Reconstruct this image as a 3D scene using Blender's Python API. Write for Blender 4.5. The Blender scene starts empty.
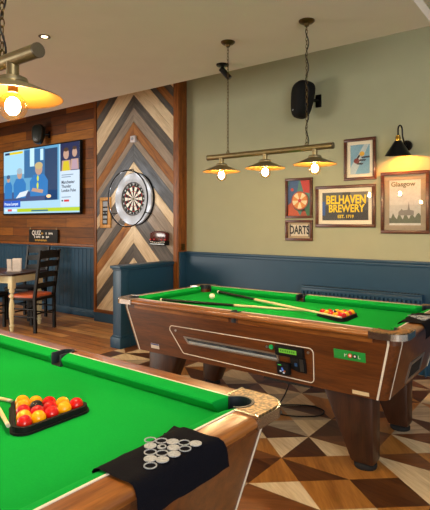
import bpy, bmesh, math, random
from mathutils import Vector, Matrix
random.seed(7)
S = bpy.context.scene
COL = S.collection
PI = math.pi
R = math.radians

# ------------------------------------------------------------------ camera, world, big lights, exposure
cd = bpy.data.cameras.new('camera'); cam = bpy.data.objects.new('camera', cd); COL.objects.link(cam)
cam.location = (0, 0, 1.4104); cam.rotation_euler = (PI/2, 0, R(36.83))
cd.sensor_fit = 'HORIZONTAL'; cd.sensor_width = 36; cd.lens = 41.486; cd.shift_y = -0.0727
cd.clip_start = 0.05
S.camera = cam
S.view_settings.view_transform = 'Standard'; S.view_settings.look = 'None'
S.view_settings.gamma = 1; S.view_settings.use_curve_mapping = False
S.view_settings.exposure = 0.32
W = bpy.data.worlds.new('world'); S.world = W; W.use_nodes = True
W.node_tree.nodes['Background'].inputs[0].default_value = (1.0, 0.93, 0.84, 1)
W.node_tree.nodes['Background'].inputs[1].default_value = 0.33

def area(name, loc, target, sx, sy, power, col):
    l = bpy.data.lights.new(name, 'AREA'); l.shape = 'RECTANGLE'; l.size = sx; l.size_y = sy
    l.energy = power; l.color = col
    o = bpy.data.objects.new(name, l); COL.objects.link(o); o.location = loc
    o.rotation_euler = (Vector(target) - Vector(loc)).to_track_quat('-Z', 'Y').to_euler()
    return o
# daylight from the pub's windows behind and beside the camera
area('window_daylight', (3.0, -1.2, 1.9), (-2.0, 3.2, 0.9), 2.6, 1.8, 130, (1.0, 0.97, 0.93))
area('window_daylight_side', (-8.9, -1.8, 1.8), (-5.4, 4.6, 1.2), 2.6, 1.8, 190, (1.0, 0.93, 0.84))
def spot(name, loc, target, power, col, ang=100, blend=0.6, rad=0.04):
    l = bpy.data.lights.new(name, 'SPOT'); l.energy = power; l.color = col
    l.spot_size = R(ang); l.spot_blend = blend; l.shadow_soft_size = rad
    o = bpy.data.objects.new(name, l); COL.objects.link(o); o.location = loc
    o.rotation_euler = (Vector(target) - Vector(loc)).to_track_quat('-Z', 'Y').to_euler()
    return o
# recessed ceiling downlight, plus added unseen beams without fittings that brighten the room
for dl in ((-3.31, 2.248), (-5.4, 2.3), (-7.2, 3.2), (-1.2, 0.75), (-3.2, 0.4), (-5.6, 0.4)):
    spot('downlight_and_fill_beam', (dl[0], dl[1], 2.80), (dl[0], dl[1], 0), 85 if dl[0] < -5 else 40, (1.0, 0.82, 0.58), 120, 0.9)

# ------------------------------------------------------------------ materials
def lin(c):
    if isinstance(c, str):
        c = [int(c[i:i+2], 16)/255 for i in (0, 2, 4)]
    return tuple(((x/12.92) if x <= .04045 else ((x+.055)/1.055)**2.4) for x in c) + (1,)
MC = {}
def nt(name):
    m = bpy.data.materials.new(name); m.use_nodes = True
    n = m.node_tree.nodes; l = m.node_tree.links
    return m, n, l, n['Principled BSDF']
def mat(name, col, rough=.5, metal=0, var=.06, scale=25, bump=0, spec=.5, coat=0, sheen=0):
    """plain procedural material with a little noise variation"""
    if name in MC: return MC[name]
    m, n, l, b = nt(name); c = lin(col)
    tc = n.new('ShaderNodeTexCoord'); no = n.new('ShaderNodeTexNoise'); no.inputs['Scale'].default_value = scale
    no.inputs['Detail'].default_value = 4
    l.new(tc.outputs['Object'], no.inputs['Vector'])
    cr = n.new('ShaderNodeValToRGB')
    cr.color_ramp.elements[0].position = .3; cr.color_ramp.elements[1].position = .7
    cr.color_ramp.elements[0].color = tuple(max(0, x*(1-var)) for x in c[:3]) + (1,)
    cr.color_ramp.elements[1].color = tuple(min(1, x*(1+var)) for x in c[:3]) + (1,)
    l.new(no.outputs['Fac'], cr.inputs['Fac']); l.new(cr.outputs['Color'], b.inputs['Base Color'])
    b.inputs['Roughness'].default_value = rough; b.inputs['Metallic'].default_value = metal
    b.inputs['Specular IOR Level'].default_value = spec
    b.inputs['Coat Weight'].default_value = coat; b.inputs['Sheen Weight'].default_value = sheen
    if bump:
        bp = n.new('ShaderNodeBump'); bp.inputs['Strength'].default_value = bump; bp.inputs['Distance'].default_value = .004
        l.new(no.outputs['Fac'], bp.inputs['Height']); l.new(bp.outputs['Normal'], b.inputs['Normal'])
    MC[name] = m
    return m
def wood(name, c1, c2, axis='X', stretch=9, scale=9, rough=.4, bump=.08, rot=0, coat=0):
    """grain running along axis; two tones"""
    if name in MC: return MC[name]
    m, n, l, b = nt(name)
    tc = n.new('ShaderNodeTexCoord'); mp = n.new('ShaderNodeMapping')
    sc = {'X': (1/stretch*1.0, 1, 1), 'Y': (1, 1/stretch, 1), 'Z': (1, 1, 1/stretch)}[axis]
    mp.inputs['Rotation'].default_value = rot if isinstance(rot, tuple) else (0, 0, rot)
    mp2 = n.new('ShaderNodeMapping'); mp2.inputs['Scale'].default_value = tuple(s*scale for s in sc)
    l.new(tc.outputs['Object'], mp.inputs['Vector']); l.new(mp.outputs['Vector'], mp2.inputs['Vector'])
    no = n.new('ShaderNodeTexNoise'); no.inputs['Scale'].default_value = 2.2; no.inputs['Detail'].default_value = 8
    no.inputs['Roughness'].default_value = .65; no.inputs['Distortion'].default_value = .6
    l.new(mp2.outputs['Vector'], no.inputs['Vector'])
    fi = n.new('ShaderNodeTexNoise'); fi.inputs['Scale'].default_value = 14; fi.inputs['Detail'].default_value = 3
    l.new(mp2.outputs['Vector'], fi.inputs['Vector'])
    mx = n.new('ShaderNodeMath'); mx.operation = 'MULTIPLY_ADD'; mx.inputs[1].default_value = .35
    l.new(fi.outputs['Fac'], mx.inputs[0]); 
    m2 = n.new('ShaderNodeMath'); m2.operation = 'MULTIPLY'; m2.inputs[1].default_value = .75
    l.new(no.outputs['Fac'], m2.inputs[0]); l.new(m2.outputs[0], mx.inputs[2])
    cr = n.new('ShaderNodeValToRGB'); cr.color_ramp.elements[0].position = .38; cr.color_ramp.elements[1].position = .68
    cr.color_ramp.elements[0].color = lin(c1); cr.color_ramp.elements[1].color = lin(c2)
    l.new(mx.outputs[0], cr.inputs['Fac']); l.new(cr.outputs['Color'], b.inputs['Base Color'])
    b.inputs['Roughness'].default_value = rough; b.inputs['Coat Weight'].default_value = coat
    b.inputs['Coat Roughness'].default_value = .2
    if bump:
        bp = n.new('ShaderNodeBump'); bp.inputs['Strength'].default_value = bump; bp.inputs['Distance'].default_value = .003
        l.new(mx.outputs[0], bp.inputs['Height']); l.new(bp.outputs['Normal'], b.inputs['Normal'])
    MC[name] = m
    return m
def planks(name, cols, length, width, plane='XZ', rough=.5, gap='1a0c05', coat=0, gapw=.004):
    """boards laid in rows, each with its own tone, plus grain"""
    if name in MC: return MC[name]
    m, n, l, b = nt(name)
    tc = n.new('ShaderNodeTexCoord'); sep = n.new('ShaderNodeSeparateXYZ'); cmb = n.new('ShaderNodeCombineXYZ')
    l.new(tc.outputs['Object'], sep.inputs[0])
    l.new(sep.outputs['X'], cmb.inputs['X']); l.new(sep.outputs['Z' if plane == 'XZ' else 'Y'], cmb.inputs['Y'])
    br = n.new('ShaderNodeTexBrick'); br.offset = .37; br.offset_frequency = 2
    br.inputs['Scale'].default_value = 1; br.inputs['Brick Width'].default_value = length; br.inputs['Row Height'].default_value = width
    br.inputs['Mortar Size'].default_value = gapw; br.inputs['Color1'].default_value = (0, 0, 0, 1); br.inputs['Color2'].default_value = (1, 1, 1, 1)
    br.inputs['Mortar'].default_value = (.5, .5, .5, 1)
    l.new(cmb.outputs[0], br.inputs['Vector'])
    cr = n.new('ShaderNodeValToRGB'); cr.color_ramp.interpolation = 'LINEAR'
    els = cr.color_ramp.elements
    for i, c in enumerate(cols):
        p = i/(len(cols)-1)
        e = els[i] if i < 2 else els.new(p)
        e.position = p; 
    for i, c in enumerate(cols): els[i].color = lin(c)
    l.new(br.outputs['Color'], cr.inputs['Fac'])
    mp = n.new('ShaderNodeMapping'); mp.inputs['Scale'].default_value = (1.2, 14, 14)
    l.new(tc.outputs['Object'], mp.inputs['Vector'])
    no = n.new('ShaderNodeTexNoise'); no.inputs['Scale'].default_value = 1.6; no.inputs['Detail'].default_value = 8; no.inputs['Roughness'].default_value = .7
    l.new(mp.outputs['Vector'], no.inputs['Vector'])
    nr = n.new('ShaderNodeMapRange'); nr.inputs[1].default_value = .3; nr.inputs[2].default_value = .7; nr.inputs[3].default_value = .45; nr.inputs[4].default_value = 1.25
    l.new(no.outputs['Fac'], nr.inputs[0])
    mul = n.new('ShaderNodeMix'); mul.data_type = 'RGBA'; mul.blend_type = 'MULTIPLY'; mul.inputs[0].default_value = 1
    l.new(cr.outputs['Color'], mul.inputs[6]); l.new(nr.outputs[0], mul.inputs[7])
    gx = n.new('ShaderNodeMix'); gx.data_type = 'RGBA'; l.new(br.outputs['Fac'], gx.inputs[0])
    l.new(mul.outputs[2], gx.inputs[6]); gx.inputs[7].default_value = lin(gap)
    l.new(gx.outputs[2], b.inputs['Base Color'])
    b.inputs['Roughness'].default_value = rough; b.inputs['Coat Weight'].default_value = coat
    bp = n.new('ShaderNodeBump'); bp.inputs['Strength'].default_value = .25; bp.inputs['Distance'].default_value = .004; bp.invert = True
    l.new(br.outputs['Fac'], bp.inputs['Height']); l.new(bp.outputs['Normal'], b.inputs['Normal'])
    MC[name] = m
    return m
def emit(name, col, strength=1.0):
    if name in MC: return MC[name]
    m, n, l, b = nt(name); c = lin(col)
    b.inputs['Base Color'].default_value = (0.01, 0.01, 0.01, 1); b.inputs['Emission Color'].default_value = c
    b.inputs['Emission Strength'].default_value = strength; b.inputs['Roughness'].default_value = .35
    MC[name] = m
    return m
def clear_glass(name, tint='ffffff', fac=.08, rough=.02):
    if name in MC: return MC[name]
    m, n, l, b = nt(name)
    tr = n.new('ShaderNodeBsdfTransparent'); tr.inputs[0].default_value = lin(tint)
    gl = n.new('ShaderNodeBsdfGlossy'); gl.inputs['Roughness'].default_value = rough
    lw = n.new('ShaderNodeLayerWeight'); lw.inputs[0].default_value = .3
    mr = n.new('ShaderNodeMapRange'); mr.inputs[3].default_value = fac; mr.inputs[4].default_value = .3
    l.new(lw.outputs['Facing'], mr.inputs[0])
    mx = n.new('ShaderNodeMixShader'); l.new(mr.outputs[0], mx.inputs[0]); l.new(tr.outputs[0], mx.inputs[1]); l.new(gl.outputs[0], mx.inputs[2])
    l.new(mx.outputs[0], n['Material Output'].inputs[0])
    MC[name] = m
    return m

M = dict(
    paint=mat('sage_wall_paint', 'a4a588', .75, var=.02, scale=6),
    blue=mat('blue_panel_paint', '1a435e', .42, var=.03, scale=8),
    ceil=mat('ceiling_plaster', 'dcd5cb', .8, var=.02, scale=4),
    frame_wood=wood('orange_brown_post_wood', '4c230a', '9c5a1e', 'Z', 10, 10, .45),
    frame_wood_x=wood('orange_brown_trim_wood', '4c230a', '9c5a1e', 'X', 10, 10, .45),
    brass=mat('aged_brass', '8d7f5c', .35, .9, var=.12, scale=30),
    dark_brass=mat('dark_bronze', '5a4a2c', .4, .9, var=.2, scale=40),
    gold_in=mat('gold_shade_lining', '6b4a18', .5, .3, var=.05),
    black=mat('black_plastic', '0a0b0d', .7, spec=.25, var=.1),
    black_metal=mat('black_metal', '131313', .3, .6, var=.1),
    iron=mat('black_cast_metal', '1b1a19', .4, .5, var=.1),
    rubber=mat('black_rubber', '0b0b0b', .7),
    chrome=mat('chrome', 'd4d4d0', .2, 1, var=.03),
    steel=mat('brushed_steel', 'a9abab', .3, .9, var=.08, scale=60),
    white=mat('white_trim', 'd9d2c3', .45, var=.04),
    cream=mat('cream_paint', 'd8cfa6', .5, var=.06, scale=12),
    walnut=wood('walnut_table_veneer', '3a1c0a', '683814', 'X', 12, 10, .33, .03, coat=.25),
    walnut_rail=wood('walnut_rail_lacquer', '5f300f', '99602a', 'X', 14, 10, .28, .02, coat=.4),
    walnut_rail_y=wood('walnut_end_rail_lacquer', '5f300f', '99602a', 'Y', 14, 10, .28, .02, coat=.4),
    walnut_leg_shaded=wood('shaded_walnut_leg_veneer', '221007', '3e200f', 'Z', 12, 10, .38, .03, coat=.2),  # walnut darkened to put the shadow on the legs into the colour
    cloth=mat('green_baize', '0d983a', .95, var=.04, scale=180, spec=.05),
    speck=None,
    pocket=mat('pocket_leather', '0f1a24', .5, var=.15),
    red_ball=mat('red_phenolic', 'c8100a', .12, var=.02, coat=.1),
    yellow_ball=mat('yellow_phenolic', 'f2a202', .12, var=.02, coat=.1),
    black_ball=mat('black_phenolic', '080808', .08, var=.02, coat=.6),
    white_ball=mat('ivory_phenolic', 'efe7c4', .08, var=.02, coat=.6),
    towel=mat('black_cotton', '0b0c14', .95, var=.2, scale=300, bump=.2, spec=.1),
    silver_print=mat('silver_print', '9aa1a8', .6, var=.3, scale=160),
    cue_maple=wood('cue_maple', 'cfae78', 'e8d3a4', 'X', 20, 14, .3, 0),
    cue_dark=mat('cue_butt_ebony', '120c0a', .25, var=.1, coat=.4),
    pic_frame=wood('mahogany_frame', '32140a', '5e2b12', 'X', 8, 16, .35, .03, coat=.15),
    oak=wood('light_oak_frame', 'b07532', 'd8a257', 'Z', 8, 14, .45),
    mount=mat('ivory_mount', 'e9dfca', .8, var=.02),
    chair_black=mat('black_painted_wood', '070605', .45, var=.15, coat=0, spec=.3),
    leather=mat('orange_tan_leather', 'b4532a', .42, var=.15, scale=14, bump=.1),
    dark_seat=mat('dark_leather', '14100f', .45, var=.1),
    table_top=wood('dark_table_top', '1f0f0b', '3b1f16', 'X', 10, 9, .3, .03, coat=.3),
    paper=mat('menu_paper', 'eae2dc', .6, var=.08, scale=30),
    brown_print=mat('menu_print', '8a5c4a', .6),
)
def speckle():
    m, n, l, b = nt('speckled_bronze_plate')
    tc = n.new('ShaderNodeTexCoord'); v = n.new('ShaderNodeTexNoise'); v.inputs['Scale'].default_value = 95; v.inputs['Detail'].default_value = 3
    l.new(tc.outputs['Object'], v.inputs['Vector'])
    cr = n.new('ShaderNodeValToRGB'); e = cr.color_ramp.elements
    e[0].position = .40; e[0].color = lin('33260f'); e[1].position = .62; e[1].color = lin('8d7048')
    l.new(v.outputs['Fac'], cr.inputs['Fac']); l.new(cr.outputs['Color'], b.inputs['Base Color'])
    b.inputs['Metallic'].default_value = .5; b.inputs['Roughness'].default_value = .4
    return m
M['speck'] = speckle()

# ------------------------------------------------------------------ mesh helpers
class MB:
    def __init__(s): s.bm = bmesh.new(); s.mats = []
    def mi(s, m):
        if m not in s.mats: s.mats.append(m)
        return s.mats.index(m)
    def merge(s, tb, m, mtx=None):
        if mtx is not None: bmesh.ops.transform(tb, matrix=mtx, verts=tb.verts)
        i = s.mi(m)
        for f in tb.faces: f.material_index = i
        me = bpy.data.meshes.new('t'); tb.to_mesh(me); tb.free()
        s.bm.from_mesh(me); bpy.data.meshes.remove(me)
        return s
    def box(s, m, c, size, bev=0, rot=None, seg=2):
        tb = bmesh.new(); bmesh.ops.create_cube(tb, size=1)
        bmesh.ops.scale(tb, vec=size, verts=tb.verts)
        if bev: bmesh.ops.bevel(tb, geom=list(tb.edges), offset=min(bev, min(size)*.49), segments=seg, affect='EDGES', profile=.5)
        mt = Matrix.Translation(c) @ (rot if rot is not None else Matrix())
        return s.merge(tb, m, mt)
    def b2(s, m, lo, hi, bev=0):
        return s.box(m, [(a+b)/2 for a, b in zip(lo, hi)], [abs(b-a) for a, b in zip(lo, hi)], bev)
    def prism(s, m, pts_a, pts_b, bev=0):
        """two matching 3D loops joined into a closed solid"""
        tb = bmesh.new()
        A = [tb.verts.new(p) for p in pts_a]; B = [tb.verts.new(p) for p in pts_b]
        n = len(A)
        fa = tb.faces.new(A); fb = tb.faces.new(B[::-1])
        for i in range(n): tb.faces.new((A[(i+1) % n], A[i], B[i], B[(i+1) % n]))
        bmesh.ops.recalc_face_normals(tb, faces=tb.faces)
        if bev: bmesh.ops.bevel(tb, geom=[e for e in tb.edges], offset=bev, segments=2, affect='EDGES', profile=.5)
        bmesh.ops.triangulate(tb, faces=[f for f in tb.faces if len(f.verts) > 4])
        return s.merge(tb, m)
    def pz(s, m, poly, z0, z1, bev=0):
        return s.prism(m, [(x, y, z0) for x, y in poly], [(x, y, z1) for x, y in poly], bev)
    def py(s, m, poly, y0, y1, bev=0):
        return s.prism(m, [(x, y0, z) for x, z in poly], [(x, y1, z) for x, z in poly], bev)
    def tube(s, m, pts, r, seg=10, closed=False, cap=True):
        tb = bmesh.new(); pts = [Vector(p) for p in pts]; n = len(pts)
        rs = r if isinstance(r, (list, tuple)) else [r]*n
        rings = []; up = None
        for i, p in enumerate(pts):
            if closed: t = (pts[(i+1) % n] - pts[i-1]).normalized()
            else: t = (pts[min(i+1, n-1)] - pts[max(i-1, 0)]).normalized()
            if up is None:
                up = t.orthogonal().normalized()
            up = (up - t*up.dot(t)).normalized(); sd = t.cross(up)
            rings.append([tb.verts.new(p + (up*math.cos(2*PI*k/seg) + sd*math.sin(2*PI*k/seg))*rs[i]) for k in range(seg)])
        for i in range(n if closed else n-1):
            a = rings[i]; b = rings[(i+1) % n]
            off = 0
            if closed and i == n-1:
                off = min(range(seg), key=lambda o: (a[0].co - b[o].co).length)
            for k in range(seg): tb.faces.new((a[k], a[(k+1) % seg], b[(k+1+off) % seg], b[(k+off) % seg]))
        if cap and not closed: tb.faces.new(rings[0][::-1]); tb.faces.new(rings[-1])
        bmesh.ops.recalc_face_normals(tb, faces=tb.faces)
        return s.merge(tb, m)
    def lathe(s, m, prof, c=(0, 0, 0), seg=24, mtx=None, cap=True):
        """profile of (r, z) turned about local z"""
        tb = bmesh.new(); rings = []
        for r_, z in prof:
            if r_ < 1e-6: rings.append([tb.verts.new((0, 0, z))])
            else: rings.append([tb.verts.new((r_*math.cos(2*PI*k/seg), r_*math.sin(2*PI*k/seg), z)) for k in range(seg)])
        for a, b in zip(rings[:-1], rings[1:]):
            for k in range(seg):
                k2 = (k+1) % seg
                if len(a) == 1 and len(b) == 1: continue
                if len(a) == 1: tb.faces.new((a[0], b[k2], b[k]))
                elif len(b) == 1: tb.faces.new((a[k], a[k2], b[0]))
                else: tb.faces.new((a[k], a[k2], b[k2], b[k]))
        if cap:
            if len(rings[0]) > 1: tb.faces.new(rings[0][::-1])
            if len(rings[-1]) > 1: tb.faces.new(rings[-1])
        bmesh.ops.recalc_face_normals(tb, faces=tb.faces)
        mt = Matrix.Translation(c) @ (mtx if mtx is not None else Matrix())
        return s.merge(tb, m, mt)
    def cyl(s, m, a, b, r, seg=16, r2=None):
        a = Vector(a); b = Vector(b); d = b - a
        q = d.to_track_quat('Z', 'Y').to_matrix().to_4x4()
        return s.lathe(m, [(r, 0), (r if r2 is None else r2, d.length)], a, seg, q)
    def sphere(s, m, c, r, u=24, v=14, scale=(1, 1, 1)):
        tb = bmesh.new(); bmesh.ops.create_uvsphere(tb, u_segments=u, v_segments=v, radius=r)
        bmesh.ops.scale(tb, vec=scale, verts=tb.verts)
        return s.merge(tb, m, Matrix.Translation(c))
    def text(s, m, body, loc, size, depth=.001, mtx=None, align='CENTER', xs=1.0, bold=0):
        cu = bpy.data.curves.new('t', 'FONT'); cu.body = body; cu.size = size; cu.extrude = depth
        cu.align_x = align; cu.align_y = 'CENTER'; cu.offset = bold; cu.resolution_u = 3
        o = bpy.data.objects.new('t', cu); COL.objects.link(o)
        dg = bpy.context.evaluated_depsgraph_get(); dg.update()
        me = bpy.data.meshes.new_from_object(o.evaluated_get(dg))
        bpy.data.objects.remove(o); bpy.data.curves.remove(cu)
        tb = bmesh.new(); tb.from_mesh(me); bpy.data.meshes.remove(me)
        base = Matrix.Rotation(PI/2, 4, 'X')          # stands upright, faces -Y
        mt = Matrix.Translation(loc) @ (mtx if mtx is not None else base) @ Matrix.Diagonal((xs, 1, 1, 1))
        return s.merge(tb, m, mt)
    def build(s, name, parent=None, loc=None, smooth=35):
        bm = s.bm
        bmesh.ops.remove_doubles(bm, verts=bm.verts, dist=1e-6)
        ang = R(smooth)
        for f in bm.faces: f.smooth = True
        for e in bm.edges:
            if len(e.link_faces) != 2 or e.calc_face_angle(0) > ang: e.smooth = False
        me = bpy.data.meshes.new(name)
        if loc is not None:
            bmesh.ops.translate(bm, vec=-Vector(loc), verts=bm.verts)
        bm.to_mesh(me); bm.free()
        for m in s.mats: me.materials.append(m)
        o = bpy.data.objects.new(name, me); COL.objects.link(o)
        if loc is not None: o.location = loc
        if parent: o.parent = parent
        return o
def empty(name, loc, rz=0):
    o = bpy.data.objects.new(name, None); COL.objects.link(o); o.location = loc; o.rotation_euler = (0, 0, rz)
    o.empty_display_size = .1
    return o
def tag(o, label, cat, group=None):
    o['label'] = label; o['category'] = cat
    if group: o['group'] = group
    return o
def struct(o, label=None, cat=None):
    o['kind'] = 'structure'
    if label: o['label'] = label
    if cat: o['category'] = cat
    return o
def kids(o): return [c for c in bpy.data.objects if c.parent == o]
def copy_tree(o, parent=None):
    c = o.copy(); COL.objects.link(c)
    if parent: c.parent = parent
    for ch in kids(o): copy_tree(ch, c)
    return c

# ================================================================== THE SETTING
YW = 4.874; YB = 4.742; ZC = 2.84; ZU = 3.45
XBL, XBR = -5.73, -4.12                      # chimney-breast-like box behind the dartboard
# --- floors
b = MB(); b.b2(planks('oak_plank_floor', ['9a5e2a', 'bd8045', 'd09858', 'a86b34'], 1.3, .14, 'XY', .38, '2a150a', coat=.15), (-10, -3, -.05), (-4.2, YW+.1, 0))
struct(b.build('floor'), 'brown oak plank floor under the dining table', 'floor')
TRI = {}
tri_mats = [wood('pale_parquet', 'bfa27a', 'e6cfa8', 'X', 10, 6, .4, .03, .6),
            wood('golden_parquet', '84511f', 'b47a38', 'X', 10, 6, .36, .03, .9),
            wood('brown_parquet', '5a3115', '80502a', 'X', 10, 6, .36, .03, -.5),
            wood('umber_parquet', '3a1d0c', '5e3718', 'X', 10, 6, .38, .03, .2),
            wood('grey_parquet', '8f7c66', 'c0ab8d', 'X', 10, 6, .42, .03, -.8)]
fix = {(0, 1): (0, 3), (1, 0): (1, 3), (1, -2): (0, 2), (0, -1): (3, 1), (1, 2): (2, 0), (2, -1): (1, 1), (3, 0): (3, 3),
       (3, 2): (2, 0), (4, 1): (0, 1), (2, 1): (1, 1), (-1, 2): (4, 3), (-1, 0): (1, 2), (2, 3): (2, 1), (-2, 1): (2, 0), (3, -2): (0, 1)}
rt = random.Random(11)
fb = bmesh.new(); DX, DY = .2125, .1835; X0, Y0 = -1.47, 2.631
fm = []
for i in range(-14, 20):
    for k in range(-34, 18):
        if (i + k) % 2 == 0: continue
        x, y = X0 + i*DX, Y0 + k*DY
        T = (x, y+DY); Bt = (x, y-DY); L_ = (x-DX, y); Rr = (x+DX, y)
        if y - DY > YW + .1 or x + DX < -4.2: continue
        a, c = fix.get((i, k), (rt.choice([0, 1, 2, 3, 4, 2, 1]), rt.choice([1, 3, 2, 0, 3, 4])))
        if (i, k) not in fix and a == c: c = (c + 2) % 5
        tris = [((T, L_, Bt), a), ((T, Bt, Rr), c)] if i % 2 == 0 else [((T, L_, Rr), a), ((L_, Bt, Rr), c)]
        for t, mi_ in tris:
            f = fb.faces.new([fb.verts.new((p[0], p[1], 0)) for p in t]); f.material_index = mi_
bmesh.ops.remove_doubles(fb, verts=fb.verts, dist=1e-4)
for co, no in (((-4.2, 0, 0), (-1, 0, 0)), ((0, YW+.1, 0), (0, 1, 0)), ((2.4, 0, 0), (1, 0, 0)), ((0, -3, 0), (0, -1, 0))):
    bmesh.ops.bisect_plane(fb, geom=fb.verts[:] + fb.edges[:] + fb.faces[:], plane_co=co, plane_no=no, clear_outer=True)
for f in fb.faces:
    if f.normal.z < 0: f.normal_flip()
ret = bmesh.ops.extrude_face_region(fb, geom=fb.faces[:])
bmesh.ops.translate(fb, vec=(0, 0, -.05), verts=[v for v in ret['geom'] if isinstance(v, bmesh.types.BMVert)])
bmesh.ops.recalc_face_normals(fb, faces=fb.faces)
me = bpy.data.meshes.new('floor_parquet'); fb.to_mesh(me); fb.free()
for m in tri_mats: me.materials.append(m)
o = bpy.data.objects.new('floor_parquet', me); COL.objects.link(o)
struct(o, 'floor of pale and dark wooden triangles around the pool tables', 'floor')
# --- walls
b = MB(); b.b2(M['paint'], (XBR, YW, 0), (2.4, YW+.12, ZU))
struct(b.build('wall_right'), 'sage painted wall behind the framed pictures', 'wall')
b = MB(); b.b2(planks('rustic_cladding', ['4a2408', '7d430d', 'a0601a', '63330a', 'ad6c1f'], 1.1, .15, 'XZ', .5, '1c0a03'), (-10, YW, 0), (XBL, YW+.12, ZU))
struct(b.build('wall_left'), 'rustic orange brown plank wall behind the television', 'wall')
b = MB(); b.b2(M['paint'], (-10.12, -3, 0), (-10, YW+.12, ZU))
struct(b.build('wall_end'), 'sage painted end wall beyond the television', 'wall')
b = MB(); b.b2(M['paint'], (XBL, YB, 0), (XBR, YW+.12, ZU))
struct(b.build('wall_middle'), 'projecting wall that carries the chevron boards', 'wall')
b = MB(); b.b2(M['ceil'], (-10, -3, ZC), (-.885, 3.795, ZC+.085))
struct(b.build('ceiling'), 'beige dropped ceiling raft', 'ceiling')
b = MB(); b.b2(M['ceil'], (-10, -3, ZU), (2.4, YW+.12, ZU+.1))
struct(b.build('ceiling_upper'), 'pale upper ceiling above the raft', 'ceiling')
# --- blue wainscot, dado rails, skirting
b = MB(); b.b2(M['blue'], (XBR+.0, YW-.018, 0), (2.4, YW, 1.03))
struct(b.build('trim_1'), 'flat blue wall panelling below the pictures', 'wainscot')
b = MB(); b.b2(M['blue'], (XBR, YW-.045, 1.028), (2.4, YW, 1.058), .008); b.b2(M['blue'], (XBR, YW-.03, 1.0), (2.4, YW-.018, 1.028), .005)
struct(b.build('trim_2'), 'blue dado rail below the pictures', 'dado rail')
b = MB(); b.b2(M['blue'], (XBR, YW-.035, 0), (2.4, YW-.018, .14), .006)
struct(b.build('baseboard_right'), 'blue skirting behind the far pool table', 'skirting')
# beadboard on the television wall: grooved profile extruded up
b = MB(); prof = []; x = -10.0
while x < XBL - .001:
    prof += [(x, YW-.018), (min(x+.082, XBL), YW-.018), (min(x+.086, XBL), YW-.010), (min(x+.092, XBL), YW-.010)]
    x += .096
prof = [p for i, p in enumerate(prof) if i == 0 or (abs(p[0]-prof[i-1][0]) + abs(p[1]-prof[i-1][1])) > 1e-5]
prof += [(prof[-1][0], YW), (-10, YW)]
b.pz(M['blue'], prof, 0, 1.04)
struct(b.build('trim_3'), 'blue beadboard panelling behind the dining table', 'wainscot')
b = MB(); b.b2(M['blue'], (-10, YW-.045, 1.03), (XBL, YW, 1.06), .008)
b.b2(M['frame_wood_x'], (-10, YW-.05, 1.06), (XBL, YW, 1.10), .006)
struct(b.build('trim_4'), 'orange brown ledge above the blue beadboard', 'ledge')
b = MB(); b.b2(M['blue'], (-10, YW-.04, 0), (XBL, YW-.018, .12), .006)
struct(b.build('baseboard_left'), 'blue skirting behind the dining table', 'skirting')
b = MB(); b.b2(M['blue'], (XBL, YB-.03, 0), (XBR, YB, .13), .006); b.b2(M['blue'], (XBR, YB, 0), (XBR+.02, YW, 1.05), .004)
struct(b.build('baseboard_middle'), 'blue base below the chevron boards', 'skirting')
# --- half-height partition running out from the wall
b = MB(); b.b2(M['blue'], (-4.315, 3.85, 0), (-4.20, YB, .90)); b.b2(M['blue'], (-4.325, 3.83, 0), (-4.19, 3.95, .90), .004)
b.b2(M['blue'], (-4.345, 3.805, 0), (-4.175, 3.97, .125), .008); b.b2(M['blue'], (-4.335, 3.82, .125), (-4.183, 3.96, .145), .008)
b.b2(M['blue'], (-4.2, 3.96, 0), (-4.186, YB-.03, .12), .004)
b.b2(M['blue'], (-4.345, 3.80, .90), (-4.17, YB-.028, .935), .008); b.b2(M['blue'], (-4.33, 3.82, .88), (-4.18, YB-.03, .90), .006)
struct(b.build('wall_partition'), 'blue half height partition beside the far pool table', 'partition')

# ================================================================== chevron board panel with frame
root = tag(empty('chevron_panel', ((XBL+XBR)/2, YB, .13)), 'tall chevron panel of grey, cream and brown boards behind the dartboard', 'wall panel')
def local(bd, name, parent, r=root): 
    o = bd.build(name, None, loc=tuple(r.location)); o.location = (0, 0, 0); o.parent = parent; return o
cw = {
 'c1': wood('board_cream_left', 'b59c78', 'e4cfac', 'X', 12, 7, .6, .05, (0, R(45), 0)), 'c2': wood('board_cream_right', 'b59c78', 'e4cfac', 'X', 12, 7, .6, .05, (0, R(-45), 0)),
 'd1': wood('board_slate_left', '34312f', '665f58', 'X', 12, 7, .6, .05, (0, R(45), 0)), 'd2': wood('board_slate_right', '34312f', '665f58', 'X', 12, 7, .6, .05, (0, R(-45), 0)),
 'g1': wood('board_greige_left', '766859', 'a39382', 'X', 12, 7, .6, .05, (0, R(45), 0)), 'g2': wood('board_greige_right', '766859', 'a39382', 'X', 12, 7, .6, .05, (0, R(-45), 0)),
 'o1': wood('board_tan_left', '6a3a12', 'ad7230', 'X', 12, 7, .6, .05, (0, R(45), 0)), 'o2': wood('board_tan_right', '6a3a12', 'ad7230', 'X', 12, 7, .6, .05, (0, R(-45), 0)),
 'b1': wood('board_bluegrey_left', '3a3e44', '6b7077', 'X', 12, 7, .6, .05, (0, R(45), 0)), 'b2': wood('board_bluegrey_right', '3a3e44', '6b7077', 'X', 12, 7, .6, .05, (0, R(-45), 0))}
XL, XR, XC = -5.685, -4.19, -4.925
Z0p, Z1p = .175, 3.42
seqL = [(4.10, 'g'), (3.98, 'd'), (3.84, 'o'), (3.68, 'd'), (3.50, 'c'), (3.162, 'd'), (2.988, 'g'), (2.796, 'o'), (2.621, 'g'), (2.50, 'b'), (2.255, 'c'), (2.08, 'd'), (1.90, 'g'), (1.74, 'd'), (1.585, 'o'), (1.407, 'c'), (1.15, 'd'), (.95, 'c'), (.78, 'c'), (.60, 'g'), (.42, 'd'), (.25, 'g'), (.1, 'g')]
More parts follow.
